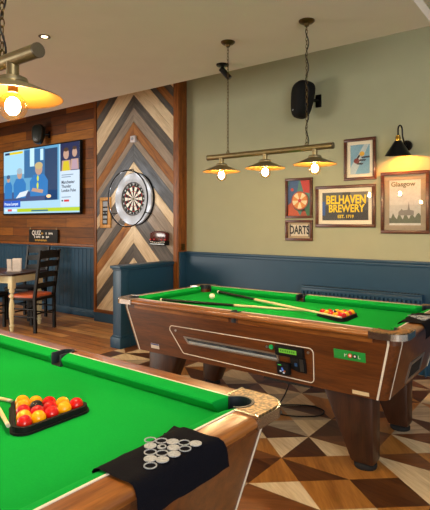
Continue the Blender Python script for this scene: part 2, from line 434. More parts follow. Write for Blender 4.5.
seqR = [(4.10, 'g'), (4.0, 'c'), (3.86, 'd'), (3.74, 'o'), (3.60, 'd'), (3.50, 'c'), (3.33, 'c'), (3.162, 'd'), (2.988, 'g'), (2.796, 'o'), (2.621, 'g'), (2.50, 'b'), (2.255, 'c'), (2.08, 'g'), (1.90, 'g'), (1.72, 'd'), (1.407, 'c'), (1.15, 'd'), (.95, 'c'), (.78, 'd'), (.60, 'g'), (.1, 'g')]
def clip(poly, f):
    out = []
    for i in range(len(poly)):
        p, q = poly[i], poly[(i+1) % len(poly)]; fp, fq = f(p), f(q)
        if fp >= 0: out.append(p)
        if (fp >= 0) != (fq >= 0):
            t = fp/(fp-fq); out.append((p[0]+t*(q[0]-p[0]), p[1]+t*(q[1]-p[1])))
    return out
b = MB()
for side, seq in ((-1, seqL), (1, seqR)):
    xe = XL if side < 0 else XR; run = abs(xe - XC)
    for (zt, k), (zb, _) in zip(seq[:-1], seq[1:]):
        g = .003
        poly = [(XC + side*.001, zt-g), (xe, zt-g-run), (xe, zb+g-run), (XC + side*.001, zb+g)]
        poly = clip(clip(poly, lambda p: Z1p - p[1]), lambda p: p[1] - Z0p)
        if len(poly) < 3: continue
        cl_ = []
        for p in poly:
            if not cl_ or (abs(p[0]-cl_[-1][0]) + abs(p[1]-cl_[-1][1])) > 1e-4: cl_.append(p)
        if len(cl_) > 2 and abs(cl_[0][0]-cl_[-1][0]) + abs(cl_[0][1]-cl_[-1][1]) < 1e-4: cl_.pop()
        if len(cl_) < 3: continue
        b.py(cw[k + ('1' if side < 0 else '2')], cl_, YB-.012 - random.random()*.002, YB-.001)
local(b, 'boards', root)
b = MB(); b.b2(mat('panel_backing', '1c1511', .8), (XL, YB-.003, Z0p), (XR, YB-.0005, Z1p)); local(b, 'backing_board', root)
b = MB(); b.b2(M['frame_wood'], (XBL-.005, YB-.03, .13), (XL, YB, Z1p), .003); local(b, 'frame_post', root)
b = MB(); b.b2(M['frame_wood'], (XR, YB-.03, .13), (XBR, YB, Z1p), .003); local(b, 'frame_post', root)
b = MB(); b.b2(M['frame_wood'], (XBR, YB-.03, 1.055), (XBR+.018, YW-.001, Z1p), .002); local(b, 'return_board', root)
b = MB(); b.b2(M['frame_wood_x'], (XL, YB-.028, .13), (XR, YB, .178), .003); local(b, 'bottom_rail', root)

# ================================================================== POOL TABLES
HX, HY = 1.098, .562
ZB, ZR = .785, .835          # bed, rail top
CR = .085                    # outer corner radius
def arc(cx, cy, r, a0, a1, n): return [(cx + r*math.cos(R(a0 + (a1-a0)*i/n)), cy + r*math.sin(R(a0 + (a1-a0)*i/n))) for i in range(n+1)]
PCX, PCY, PR = HX-.122, HY-.122, .056          # corner pocket
MPY, MPR = HY-.082, .027                       # middle pocket
def rrect(hx, hy, r, n=7):
    return arc(hx-r, hy-r, r, 0, 90, n) + arc(-hx+r, hy-r, r, 90, 180, n) + arc(-hx+r, -hy+r, r, 180, 270, n) + arc(hx-r, -hy+r, r, 270, 360, n)
def pool_table(loc, label, rz=0):
    root = tag(empty('pool_table', loc, rz), label, 'pool table')
    ZK, Zb = .765, .44
    topr = rrect(HX-.045, HY-.05, .055); botr = rrect(HX-.128, HY-.109, .05)
    def cab_side(z): t = (ZK-z)/(ZK-Zb); return t
    def yf(z): return -(HY-.05) + .059*cab_side(z)
    def xf(z): return HX-.045 - .083*cab_side(z)
    b = MB(); b.prism(M['walnut'], [(x, y, ZK) for x, y in topr], [(x, y, Zb) for x, y in botr])
    ri_ = rrect(HX-.075, HY-.08, .05)
    for i in range(len(topr)):
        j = (i+1) % len(topr); b.pz(M['walnut'], [topr[i], topr[j], ri_[j], ri_[i]], ZK-.002, .8025)
    cab = b.build('cabinet', root)
    # pale trim strips either side of each rounded corner
    for sx in (-1, 1):
        for sy in (-1, 1):
            b = MB()
            xt, xb = sx*(HX-.045-.055), sx*(HX-.128-.05); w = .011
            o_ = sy*.0025
            yt, yb_ = sy*(HY-.05), sy*(HY-.109)
            b.b2(M['white'], (xt-w/2, yt-.0025, ZK), (xt+w/2, yt+.0025, .802))
            b.prism(M['white'], [(xt-w/2, yt-o_, ZK), (xt+w/2, yt-o_, ZK), (xt+w/2, yt+o_, ZK), (xt-w/2, yt+o_, ZK)],
                    [(xb-w/2, yb_-o_, Zb), (xb+w/2, yb_-o_, Zb), (xb+w/2, yb_+o_, Zb), (xb-w/2, yb_+o_, Zb)])
            b.build('trim_strip', root)
            b = MB(); o_ = sx*.0025; w = .007
            xt, xb = sx*(HX-.045), sx*(HX-.128); yt, yb_ = sy*(HY-.05-.055), sy*(HY-.109-.05)
            b.b2(M['white'], (xt-.0025, yt-w/2, ZK), (xt+.0025, yt+w/2, .802))
            b.prism(M['white'], [(xt-o_, yt-w/2, ZK), (xt+o_, yt-w/2, ZK), (xt+o_, yt+w/2, ZK), (xt-o_, yt+w/2, ZK)],
                    [(xb-o_, yb_-w/2, Zb), (xb+o_, yb_-w/2, Zb), (xb+o_, yb_+w/2, Zb), (xb-o_, yb_+w/2, Zb)])
            b.build('trim_strip', root)
    # playing bed with notches for the six pockets
    bx, by = HX-.10, HY-.10
    pts = []
    def corner(sx, sy):
        dx = bx - PCX; dy = by - PCY
        a_s = math.degrees(math.asin(dx/PR)) if False else 0
        s = math.sqrt(PR*PR - dx*dx)
        # arc through the inner side, from the x edge to the y edge
        a0 = math.degrees(math.atan2(-s, dx)); a1 = math.degrees(math.atan2(dy, -s))
        if a1 > 0: a1 -= 360
        return [(sx*x, sy*y) for x, y in arc(PCX, PCY, PR, a0, a1, 12)]
    c2 = by - MPY; ms = math.sqrt(MPR**2 - c2**2)
    a0 = math.degrees(math.atan2(c2, ms)); a1 = math.degrees(math.atan2(c2, -ms))
    midT = arc(0, MPY, MPR, a0, a1-360, 12)
    pts = corner(1, 1) + midT + corner(-1, 1)[::-1] + corner(-1, -1) + [(-x, -y) for x, y in midT] + corner(1, -1)[::-1]
    b = MB(); b.pz(M['cloth'], pts, ZK+.001, ZB); b.build('playing_surface', root)
    # wooden top rails
    prof = [(.088, ZR), (.026, ZR), (.010, ZR-.004), (.002, ZR-.012), (0, ZR-.020), (.003, ZR-.028), (.014, ZR-.033), (.040, ZR-.034), (.046, .7665), (.088, .7665)]
    for sy in (-1, 1):
        b = MB()
        for x0, x1 in ((-HX+.185, -.040), (.040, HX-.185)):
            b.prism(M['walnut_rail'], [(x0, sy*(HY-t), z) for t, z in prof], [(x1, sy*(HY-t), z) for t, z in prof])
        out = [(t, z) for t, z in prof if t < .04] ; out = [(.04, ZR)] + out[1:] if False else prof
        thin = [(.0445, ZR)] + [q for q in prof if q[0] < .042] + [(.0445, ZR-.034)]
        b.prism(M['walnut_rail'], [(-.040, sy*(HY-t), z) for t, z in thin], [(.040, sy*(HY-t), z) for t, z in thin])
        b.build('side_rail', root)
    for sx in (-1, 1):
        b = MB(); b.prism(M['walnut_rail_y'], [(sx*(HX-t), -HY+.185, z) for t, z in prof], [(sx*(HX-t), HY-.185, z) for t, z in prof]); b.build('end_rail', root)
    # cushions: six lengths of cloth-covered rubber
    cp = [(.0885, ZR+.001), (.100, ZR+.002), (.122, ZR-.004), (.139, ZR-.012), (.141, ZR-.018), (.128, ZB+.004), (.120, ZB-.001), (.0885, ZB-.001)]
    strip = [(.0865, ZR), (.0925, ZR), (.0925, ZR+.0028), (.0865, ZR+.0028)]
    ed = MB()
    for sy in (-1, 1):
        for sx in (-1, 1):
            b = MB()
            A = [(sx*(HX-.165 - max(0, t-.09)*.9), sy*(HY-t), z) for t, z in cp]
            Bm = [(sx*(.036 + max(0, t-.09)*.2), sy*(HY-t), z) for t, z in cp]
            b.prism(M['cloth'], A, Bm); b.build('cushion', root)
            ed.prism(M['white'], [(sx*(HX-.165), sy*(HY-t), z) for t, z in strip], [(sx*.038, sy*(HY-t), z) for t, z in strip])
    for sx in (-1, 1):
        b = MB()
        A = [(sx*(HX-t), (HY-.165 - max(0, t-.09)*.9), z) for t, z in cp]; Bm = [(x, -y, z) for x, y, z in A]
        b.prism(M['cloth'], A, Bm); b.build('cushion', root)
        ed.prism(M['white'], [(sx*(HX-t), HY-.165, z) for t, z in strip], [(sx*(HX-t), -HY+.165, z) for t, z in strip])
    ed.build('cloth_edging', root)
    # corner plates with chrome bands, corner pockets
    inner = arc(PCX, PCY, PR, -52, 142, 16)
    outer = [(HX-.184, HY-.004)] + arc(HX-CR-.004, HY-CR-.004, CR, 90, 0, 10) + [(HX-.004, HY-.184)]
    band = arc(HX-CR, HY-CR, CR+.002, 0, 90, 10)
    band = [(HX+.002, HY-.190)] + band + [(HX-.190, HY+.002)]
    bandi = [(HX-.012, HY-.190)] + arc(HX-CR, HY-CR, CR-.012, 0, 90, 10) + [(HX-.190, HY-.012)]
    for sx in (-1, 1):
        for sy in (-1, 1):
            fl = lambda P_: [(sx*x, sy*y) for x, y in P_]
            b = MB(); b.pz(M['speck'], fl(outer + [(HX-.090, HY-.184)] + inner + [(HX-.184, HY-.090)]), .802, ZR+.004)
            cpz = b.build('corner_plate', root)
            b = MB()
            n = len(band)
            z0_, z1_ = .800, ZR-.001
            for i in range(n-1):
                q = fl([band[i], band[i+1], bandi[i+1], bandi[i]])
                b.pz(M['chrome'], q, z0_, z1_)
            b.b2(M['chrome'], (sx*(HX-.190), sy*(HY-.09), .80), (sx*(HX-.184), sy*(HY+.001), ZR+.0055)); b.b2(M['chrome'], (sx*(HX-.09), sy*(HY-.190), .80), (sx*(HX+.001), sy*(HY-.184), ZR+.0055))
            b.build('chrome_band', cpz)
            b = MB(); lo = arc(PCX, PCY, PR-.001, -70, 160, 18); li = arc(PCX, PCY, PR-.010, -70, 160, 18)
            for i in range(18):
                b.pz(M['pocket'], fl([lo[i], lo[i+1], li[i+1], li[i]]), ZK+.002, ZR+.0055)
            b.pz(M['rubber'], fl(arc(PCX, PCY, PR-.002, 0, 345, 20)), ZK+.001, ZK+.004)  # black disc imitates the shade of a deep pocket in a shallow well
            b.build('pocket', root)
    for sy in (-1, 1):
        b = MB(); lo = arc(0, MPY, MPR+.010, -8, 188, 18); li = arc(0, MPY, MPR, -8, 188, 18)
        for i in range(18):
            b.pz(M['pocket'], [(x, sy*y) for x, y in (lo[i], lo[i+1], li[i+1], li[i])], ZK+.002, ZR+.004)
        for sx in (-1, 1):
            b.b2(M['pocket'], (sx*.026, sy*(MPY-.054), ZK+.004), (sx*.037, sy*(MPY+.008), ZR+.002), .003)
        b.pz(M['rubber'], [(x, sy*y) for x, y in arc(0, MPY, MPR, 0, 345, 20)], ZK+.001, ZK+.004)  # black well floor, its colour standing in for shade
        b.b2(M['rubber'], (-.028, sy*(MPY-.056), ZB), (.028, sy*MPY, ZB+.0025))  # black sheet over the bed imitates the dark inside of the pocket
        b.build('pocket', root)
    # legs: boards that narrow towards the foot
    for sx in (-1, 1):
        for sy in (-1, 1):
            b = MB(); yc = sy*.335
            top = [(.545, .14), (.855, .14)]; 
            A = [(sx*.562, yc-.07, .45), (sx*.878, yc-.07, .45), (sx*.878, yc+.07, .45), (sx*.562, yc+.07, .45)]
            Bm = [(sx*.743, yc-.062, .03), (sx*.880, yc-.062, .03), (sx*.880, yc+.062, .03), (sx*.743, yc+.062, .03)]
            b.prism(M['walnut_leg_shaded'], A, Bm, .022)
            lg = b.build('leg', root)
            b = MB(); b.lathe(M['rubber'], [(.062, 0), (.066, .008), (.066, .022), (.05, .034)], (sx*.811, yc, 0)); b.build('foot', lg)
    # --- fittings on the long front
    XO = .0175
    def face(poly, o0, o1): return [(x+XO, yf(z)-o0, z) for x, z in poly], [(x+XO, yf(z)-o1, z) for x, z in poly]
    b = MB(); rr_ = []
    for (x, z), (a0, a1) in zip([(.510, .648), (-.565, .648), (-.475, .510), (.500, .49)], [(0, 90), (90, 195), (195, 270), (270, 360)]):
        rr_ += arc(x, z, .028, a0, a1, 5)
    b.tube(M['white'], [(x+XO, yf(z)-.001, z) for x, z in rr_], .0032, 6, closed=True); b.build('panel_outline', root)
    wo = [(-.468, .612), (.298, .608), (.302, .558), (-.430, .560)]; wi = [(-.445, .602), (.288, .598), (.291, .568), (-.417, .569)]
    b = MB()
    for i in range(4):
        j = (i+1) % 4; q = [wo[i], wo[j], wi[j], wi[i]]; b.prism(M['steel'], *face(q, -.003, .007))
    wf = b.build('ball_window', root)
    b = MB(); b.prism(mat('smoked_window', '39424a', .08, var=.5, scale=16), *face(wi, -.002, .002)); b.build('window_pane', wf)
    b = MB(); b.prism(mat('white_shelf', '9ca3a6', .4), *face([(-.43, .583), (.289, .579), (.291, .568), (-.417, .569)], .002, .004)); b.build('window_sill', wf)
    b = MB(); b.prism(M['black'], *face([(.292, .668), (.480, .668), (.480, .606), (.292, .606)], -.002, .028), bev=.003); dp = b.build('display_unit', root)
    b = MB(); b.prism(emit('green_lcd', '7fd23a', .55), *face([(.322, .653), (.44, .653), (.44, .627), (.322, .627)], .028, .0295))
    for i, x in enumerate((.335, .350, .366, .381, .396, .411, .424)):
        b.prism(mat('lcd_segment', '2c6a18', .5), *face([(x-.004, .646), (x+.004, .646), (x+.004, .634), (x-.004, .634)], .0295, .0302))
    b.build('screen', dp)
    b = MB(); b.prism(M['black'], *face([(.385, .606), (.486, .606), (.486, .516), (.435, .516), (.385, .53)], -.002, .014), bev=.003)
    cm = b.build('coin_mechanism', root)
    b = MB(); b.prism(mat('blue_slot', '1f4a7a', .3), *face([(.415, .572), (.432, .572), (.432, .552), (.415, .552)], .014, .018)); b.prism(mat('steel_slot', '4e5356', .3, .8), *face([(.45, .60), (.474, .60), (.474, .525), (.45, .525)], .014, .018))
    b.build('coin_slot', cm)
    b = MB(); b.prism(M['black'], *face([(.298, .562), (.380, .562), (.380, .486), (.298, .486)], -.002, .036), bev=.005); rd = b.build('card_reader', root)
    b = MB(); b.prism(emit('reader_green', '38c24a', .6), *face([(.310, .552), (.332, .552), (.332, .546), (.310, .546)], .036, .037))
    for (x, z, c) in ((.337, .528, '4d7ee0'), (.325, .510, 'd0d6e0'), (.352, .512, 'c2552e'), (.340, .518, '6c9af0'), (.346, .502, 'e0e0e0')):
        b.prism(emit('reader_icon_' + c, c, .5), *face([(x-.006, z+.005), (x+.006, z+.005), (x+.006, z-.005), (x-.006, z-.005)], .036, .037))
    b.build('reader_lights', rd)
    tl = Matrix.Rotation(PI/2, 4, 'X')
    b = MB(); b.cyl(mat('green_button', '12a35a', .3), (.2715, yf(.645)+.002, .645), (.2715, yf(.645)-.008, .645), .015); b.build('green_button', root)
    for x, z in ((-.536, .645), (.505, .648), (.222, .641)):
        b = MB(); b.cyl(M['steel'], (x+XO, yf(z)+.002, z), (x+XO, yf(z)-.006, z), .008, 12); b.build('screw', root)
    b = MB(); b.prism(mat('badge_green', '1f8f3a', .35), *face([(.668, .700), (.852, .700), (.852, .645), (.668, .645)], -.001, .004), bev=.001); bg = b.build('badge', root)
    b = MB()
    fy = lambda z, o_: yf(z) - o_
    mt = Matrix.Rotation(PI/2 - .0925*0, 4, 'X')
    z = .673
    b.cyl(mat('badge_red', 'b3291c', .4), (.7825, fy(z, .003), z), (.7825, fy(z, .0062), z), .013, 16)
    b.cyl(M['white'], (.7825, fy(z, .004), z), (.7825, fy(z, .0066), z), .007, 12)
    b.cyl(mat('badge_dark', '1d2b2a', .4), (.8105, fy(z, .003), z), (.8105, fy(z, .0062), z), .013, 16)
    b.cyl(M['white'], (.8105, fy(z, .004), z), (.8105, fy(z, .0066), z), .006, 12)
    b.text(mat('badge_pale', 'b9c9b4', .4), 'P', (.7555, fy(z, .0045), z), .034, .001); b.text(mat('badge_pale', 'b9c9b4', .4), 'L', (.8345, fy(z, .0045), z), .034, .001)
    b.build('badge_logo', bg)
    b = MB(); b.prism(mat('cream_label', 'd2bd95', .5), *face([(.762, .472), (.858, .472), (.858, .450), (.762, .450)], -.001, .002)); b.build('label_plate', root)
    b = MB(); b.prism(M['white'], *face([(-.808, .512), (-.726, .512), (-.726, .474), (-.808, .474)], -.001, .002)); b.prism(mat('sticker_blue', '2a3f8a', .5), *face([(-.806, .511), (-.728, .511), (-.728, .501), (-.806, .501)], .002, .0026))
    b.build('sticker', root)
    b = MB(); b.b2(M['rubber'], (.19, -.45, .424), (.52, -.36, Zb+.004)); b.build('coin_tray', root)
    # --- ball tray opening on the right-hand end
    def ef(poly, o0, o1): return [(xf(z)+o0, y, z) for y, z in poly], [(xf(z)+o1, y, z) for y, z in poly]
    eo = [(-.14, .592), (.165, .592), (.165, .462), (-.14, .462)]; ei = [(-.118, .572), (.143, .572), (.143, .482), (-.118, .482)]
    b = MB()
    for i in range(4):
        j = (i+1) % 4; b.prism(M['steel'], *ef([eo[i], eo[j], ei[j], ei[i]], -.004, .007))
    tr_ = b.build('ball_tray_frame', root)
    b = MB(); b.prism(M['rubber'], *ef(ei, -.004, .002)); b.build('tray_opening', tr_)  # flat black panel stands in for the shaded inside of the cutout
    return root
FAR = (-1.8384, 3.1687, 0); NEAR = (-1.8838, .9034, 0)
pool_table(FAR, 'far pool table with green cloth and coin display in front of the wall radiator')
pool_table(NEAR, 'near pool table with green cloth filling the lower left of the view', R(-1.5))

# --- balls and triangles
BR = .0234
def rack(cx_front, cy, where, order):
    """five balls along y at x = cx_front, apex towards -x"""
    rows = [('front row of five', 5), ('second row of four', 4), ('middle row of three', 3), ('row of two', 2), ('apex', 1)]
    pos5 = ['leftmost', 'second from left', 'middle', 'second from right', 'rightmost']
    pos4 = ['leftmost', 'second from left', 'second from right', 'rightmost']
    pos3 = ['left', 'middle', 'right']; pos2 = ['left', 'right']
    nm = {'R': 'red', 'Y': 'yellow', 'B': 'black'}; mm = {'R': 'red_ball', 'Y': 'yellow_ball', 'B': 'black_ball'}
    for (rn, n), s in zip(rows, order):
        i0 = 5 - n
        for k in range(n):
            x = cx_front - i0*.0411; y = cy + (k - (n-1)/2)*.0474
            bd = MB(); bd.sphere(M[mm[s[k]]], (x, y, ZB+BR), BR)
            if s[k] == 'B': bd.text(M['white_ball'], '8', (x+.004, y-BR+.0015, ZB+BR+.004), .02, .0005) if False else None
            ob = bd.build('pool_ball', None, loc=(x, y, ZB))
            p = {5: pos5, 4: pos4, 3: pos3, 2: pos2}.get(n)
            lab = ('%s ball, %s in the %s, %s table triangle' % (nm[s[k]], p[k], rn, where)) if p else '%s ball at the tip of the %s table triangle' % (nm[s[k]], where)
            tag(ob, lab, 'ball', 'balls racked on the %s pool table' % where)
    # triangle
    cxm = cx_front - 2*.0411*1.0; 
    F = Vector((cx_front, cy - 2*.0474, 0)); Rr = Vector((cx_front, cy + 2*.0474, 0)); A = Vector((cx_front - 4*.0411, cy, 0))
    cen = (F + Rr + A)/3
    def ring(off):
        out = []
        P3 = [F, Rr, A]
        for i in range(3):
            p = P3[i]; pr = P3[i-1]; nx = P3[(i+1) % 3]
            d1 = (p-pr).normalized(); d2 = (nx-p).normalized()
            n1 = Vector((d1.y, -d1.x, 0)); n2 = Vector((d2.y, -d2.x, 0))
            a1 = math.atan2(n1.y, n1.x); a2 = math.atan2(n2.y, n2.x)
            while a2 < a1: a2 += 2*PI
            for t in range(7):
                a = a1 + (a2-a1)*t/6; out.append((p.x + off*math.cos(a), p.y + off*math.sin(a)))
        return out
    bd = MB(); ri = ring(.0245); ro = ring(.036); rf = ring(.042); n = len(ri)
    for i in range(n):
        j = (i+1) % n
        bd.pz(M['black'], [ri[i], ri[j], ro[j], ro[i]], ZB+.001, ZB+.023)
        bd.pz(M['black'], [ri[i], ri[j], rf[j], rf[i]], ZB+.0005, ZB+.007)
    o = bd.build('ball_rack', None, loc=(cen.x, cen.y, ZB))
    tag(o, 'black plastic triangle around the balls on the %s pool table' % where, 'rack')
# direction convention: ring needs F->R->A clockwise seen from above
ORD = ['RYRYR', 'YRRY', 'RBR', 'YY', 'Y']
rack(-1.358, .948, 'near', ORD)
rack(-1.268, 3.135, 'far', ['RRYRY', 'YRYR', 'RBY', 'YR', 'R'])
bd = MB(); bd.sphere(M['white_ball'], (-2.486, 3.278, ZB+.024), .024)
tag(bd.build('cue_ball', None, loc=(-2.486, 3.278, ZB)), 'white cue ball on the far pool table', 'ball')

def cue(a, b_, label, dark=.45, rb=.0135, rt_=.006):
    """butt a, tip b; modelled along local x, then laid in place"""
    a = Vector(a); b_ = Vector(b_); L_ = (b_-a).length
    root = tag(empty('pool_cue', tuple(a)), label, 'cue')
    q = (b_-a).to_track_quat('X', 'Z'); root.rotation_mode = 'XYZ'; root.rotation_euler = q.to_euler()
    rad = lambda t: rb + (rt_-rb)*t
    def seg(name, t0, t1, m, e=0):
        bd = MB(); bd.tube(m, [(L_*(t0+(t1-t0)*i/4), 0, 0) for i in range(5)], [rad(t0+(t1-t0)*i/4)+e for i in range(5)], 12); bd.build(name, root)
    seg('butt_cap', 0, .012, M['white']); seg('butt', .012, dark, M['cue_dark']); seg('joint_ring', dark, dark+.008, M['brass'], .0004)
    seg('shaft', dark+.008, .982, M['cue_maple']); seg('ferrule', .982, .994, M['white']); seg('leather_tip', .994, 1, mat('pale_tip', 'b9b0a0', .8))
    return root
cue((-2.64, 3.575, ZB+.014), (-1.237, 2.984, ZB+.033), 'cue with dark butt at the back rail and pale tip on the far triangle', .37)
cue((-2.735, 2.925, ZB+.014), (-1.525, 3.222, ZB+.0075), 'cue along the front of the far table, its tip beside the triangle', .5)
cue((-2.75, .728, ZB+.013), (-1.600, .958, ZB+.0075), 'pale cue tip pointing at the back of the near triangle', .45, rb=.012)
cue((-2.578, 1.262, ZB+.013), (-1.372, .809, ZB+.026), 'pale cue tip lying along the front side of the near triangle', .45, rb=.012)

# --- bar towels over the end rails
def towel(loc, y0, y1, label, rz=0):
    root = tag(empty('bar_towel', loc, rz), label, 'towel')
    # profile (x, z) from the cloth over the rail and down the outside; x measured from the rail's outer face
    prof = [(-.185, .793), (-.172, .796), (-.160, .806), (-.150, .822), (-.138, .833), (-.120, .8405), (-.09, .8425), (-.06, .8415), (-.03, .8415), (-.016, .841), (-.006, .836), (.003, .826), (.009, .810), (.011, .790), (.010, .768), (.008, .752)]
    bm = bmesh.new(); ny = 22; g = []
    for i, (x, z) in enumerate(prof):
        row = []
        for k in range(ny+1):
            t = k/ny; y = y0 + (y1-y0)*t + (.045*t*(i-9)/6 if i > 9 else 0)
            wv = .0016*math.sin(9*t + i*.5) + .0012*math.sin(23*t + i)
            cur = .010*math.exp(-((1-t)/.06)**2)*(1 if i < 4 else 0)
            row.append(bm.verts.new((x + wv*(1 if (i < 4 or i > 10) else .1) - .012*t*(1 if i < 4 else 0) + .02*(1-t)*(1 if i < 3 else 0), y + .004*math.sin(i*.7), z + cur + abs(wv)*.5)))
        g.append(row)
    for i in range(len(prof)-1):
        for k in range(ny): bm.faces.new((g[i][k], g[i+1][k], g[i+1][k+1], g[i][k+1]))
    ret = bmesh.ops.solidify(bm, geom=bm.faces[:], thickness=.004)
    bmesh.ops.recalc_face_normals(bm, faces=bm.faces)
    d = MB(); d.merge(bm, M['towel']); d.build('cloth_body', root, smooth=60)
    d = MB(); zt = .8455
    fill = [[0, 0, 1, 0, 1], [1, .5, 1, 0], [0, 0, 1], [1, 1], [0]]
    ym = (y0+y1)/2
    for j, rw in enumerate(fill):
        for i, fl_ in enumerate(rw):
            x = -.128 + i*.0268 + j*.0250; y = ym + .026 + i*.0143 - j*.0243; r_ = .0160
            if fl_ == 0:
                for s in range(20):
                    if s % 5 == 4 and False: continue
                    a0 = 2*PI*s/20; a1 = 2*PI*(s+.8)/20
                    d.pz(M['silver_print'], [(x+r_*math.cos(a0), y+r_*math.sin(a0)), (x+r_*math.cos(a1), y+r_*math.sin(a1)), (x+(r_-.003)*math.cos(a1), y+(r_-.003)*math.sin(a1)), (x+(r_-.003)*math.cos(a0), y+(r_-.003)*math.sin(a0))], zt-.002, zt)
            else:
                d.pz(M['silver_print'], arc(x, y, r_ if fl_ == 1 else r_*.75, 0, 342, 19), zt-.002, zt)
                if fl_ == .5: d.pz(M['towel'], arc(x+.002, y+.001, r_*.4, 0, 330, 11), zt-.0015, zt+.0003)
    d.build('ball_print', root)
    return root
towel((-.786, .93, 0), -.172, .128, 'black bar towel with silver ball print on the near pool table rail', R(-1.5))
towel((FAR[0]+HX, 3.14, 0), -.17, .18, 'black bar towel over the right end rail of the far pool table')

# ================================================================== PENDANT BAR LAMPS
def pend(loc, label):
    root = tag(empty('pendant_bar_lamp', loc), label, 'lamp')     # loc: bar centre
    b = MB(); b.tube(M['brass'], [(-.535, 0, 0), (.535, 0, 0)], .0215, 20); b.build('bar', root)
    for sx in (-1, 1):
        b = MB(); b.cyl(mat('dark_cap', '6a6250', .4, .8), (sx*.533, 0, 0), (sx*.540, 0, 0), .0225, 20); b.build('end_cap', root)
    for x in (-.402, 0, .402):
        b = MB()
        b.lathe(M['brass'], [(.019, .0), (.019, -.052), (.030, -.054)], (x, 0, -.005), 24)
        out = [(.020, -.054), (.036, -.056), (.044, -.060), (.046, -.066), (.046, -.072), (.054, -.077), (.147, -.116), (.152, -.120)]
        b.lathe(mat('aged_brass_shade', '8f8568', .36, .85, var=.1), out, (x, 0, 0), 40, cap=False)
        b.lathe(M['gold_in'], [(.152, -.120), (.149, -.1205), (.05, -.0795), (.02, -.068), (0, -.068)], (x, 0, 0), 40, cap=False)
        sh = b.build('shade', root)
        b = MB(); b.cyl(M['dark_brass'], (x, 0, -.066), (x, 0, -.104), .016); b.build('bulb_holder', sh)
        b = MB(); b.sphere(clear_glass('clear_bulb_glass', 'fff4e0', .05), (x, 0, -.149), .044); b.build('glass_bulb', sh)
        b = MB(); b.sphere(emit('hot_filament', 'ffe0b0', LAMP), (x, 0, -.147), .023, 16, 10, (1, 1, 1.25)); b.build('filament', sh)
    for i, x in enumerate((-.34, .34)):
        b = MB(); zc = ZC - loc[2]
        b.lathe(M['dark_brass'], [(.0, 0), (.056, 0), (.056, -.006), (.045, -.016), (.022, -.024), (.014, -.04), (0, -.042)], (x, 0, zc), 24); b.build('ceiling_rose', root)
        b = MB(); z = .028; k = 0
        while z < zc - .045:
            ang = 0 if k % 2 else PI/2
            pts = []
            for s in range(12):
                a = 2*PI*s/12; u = .0075*math.cos(a); w = .0155*math.sin(a)
                pts.append((x + u*math.cos(ang), u*math.sin(ang), z + w))
            b.tube(M['dark_brass'], pts, .0021, 5, closed=True); z += .0255; k += 1
        b.tube(M['dark_brass'], [(x + .012*math.cos(a), 0, .028 + .012*math.sin(a)) for a in [2*PI*s/14 for s in range(14)]], .003, 6, closed=True)
        b.build('chain', root)
        if i == 1:
            b = MB(); pts = [(x + .011*math.sin(t*31)+.004, .009*math.cos(t*31), .02 + t*(zc-.05)) for t in [q/60 for q in range(61)]]
            b.tube(M['rubber'], pts, .0035, 6); b.build('flex_cord', root)
    return root
LAMP = 800
pend((-1.915, 3.18, 1.943), 'brass bar lamp with three lit bulbs hanging over the far pool table')
pend((-1.840, .863, 1.926), 'brass bar lamp at the upper left corner, hanging over the near pool table')

# ================================================================== things on the ceiling
root = tag(empty('recessed_downlight', (-3.31, 2.248, ZC)), 'small lit downlight recessed in the ceiling', 'ceiling light')
b = MB(); b.lathe(mat('nickel_bezel', '7a6a55', .3, .8), [(.023, .0), (.045, 0), (.045, -.004), (.036, -.006), (.023, -.002)], (0, 0, 0), 24, cap=False); b.build('bezel', root)
b = MB(); b.lathe(emit('downlight_led', 'ffdba8', 7), [(0, -.002), (.024, -.002), (.024, -.0035), (0, -.0035)], (0, 0, 0), 24); b.build('lens', root)
root = tag(empty('ceiling_spotlight', (-2.613, 3.60, ZC)), 'small black adjustable spotlight on the ceiling near its back edge', 'spotlight')
b = MB(); b.lathe(M['black_metal'], [(0, 0), (.056, 0), (.056, -.008), (.05, -.014), (.016, -.02), (.012, -.045), (0, -.045)], (0, 0, 0), 24); b.build('base', root)
d_ = Vector((.55, .35, -.75)).normalized()
b = MB(); b.cyl(M['black_metal'], Vector((0, 0, -.05)) - d_*.02, Vector((0, 0, -.05)) + d_*.10, .026, 20); b.sphere(M['black_metal'], (0, 0, -.045), .02, 12, 8); b.build('head', root)

# ================================================================== SPEAKERS
def speaker(loc, rz, label, s=1.0, m=None):
    root = tag(empty('wall_speaker', loc, 0), label, 'speaker')
    m = m or M['black']
    tb = bmesh.new(); bmesh.ops.create_cube(tb, size=2); bmesh.ops.subdivide_edges(tb, edges=tb.edges[:], cuts=9, use_grid_fill=True)
    for v in tb.verts:
        x, y, z = v.co
        p = 3.6; n = (abs(x)**p + abs(y)**p + abs(z)**p)**(1/p); c = v.co/n
        w = 1.0 + .16*c.z - .10*c.z*c.z                      # wider at the top
        k = .5 - .5*max(-1, min(1, c.y*1.2))                 # 1 in front, 0 at the back
        v.co = Vector((c.x*.124*w*(.78 + .22*k), c.y*.105*(1 + .15*c.z), c.z*.195)) * s
    rot = Matrix.Rotation(rz, 4, 'Z') @ Matrix.Rotation(R(-8), 4, 'X')
    d = MB(); d.merge(tb, m, rot); d.build('cabinet', root, smooth=60)
    d = MB(); fr = rot @ Vector((0, -.1*s, -.13*s)); d.box(mat('silver_badge', 'c9ccd2', .3, .5), (0, -.0945*s, -.125*s), (.026*s, .004, .010*s), 0); 
    bmesh.ops.transform(d.bm, matrix=rot, verts=d.bm.verts); d.build('badge_plate', root)
    d = MB(); wl = YW - loc[1]
    d.b2(M['black_metal'], (.07*s, wl-.014, -.06*s), (.135*s, wl, .075*s), .004); d.tube(M['black_metal'], [(.10*s, wl-.01, .01), (.04*s, .05*s, .01)], .016, 10); d.build('wall_bracket', root)
    return root
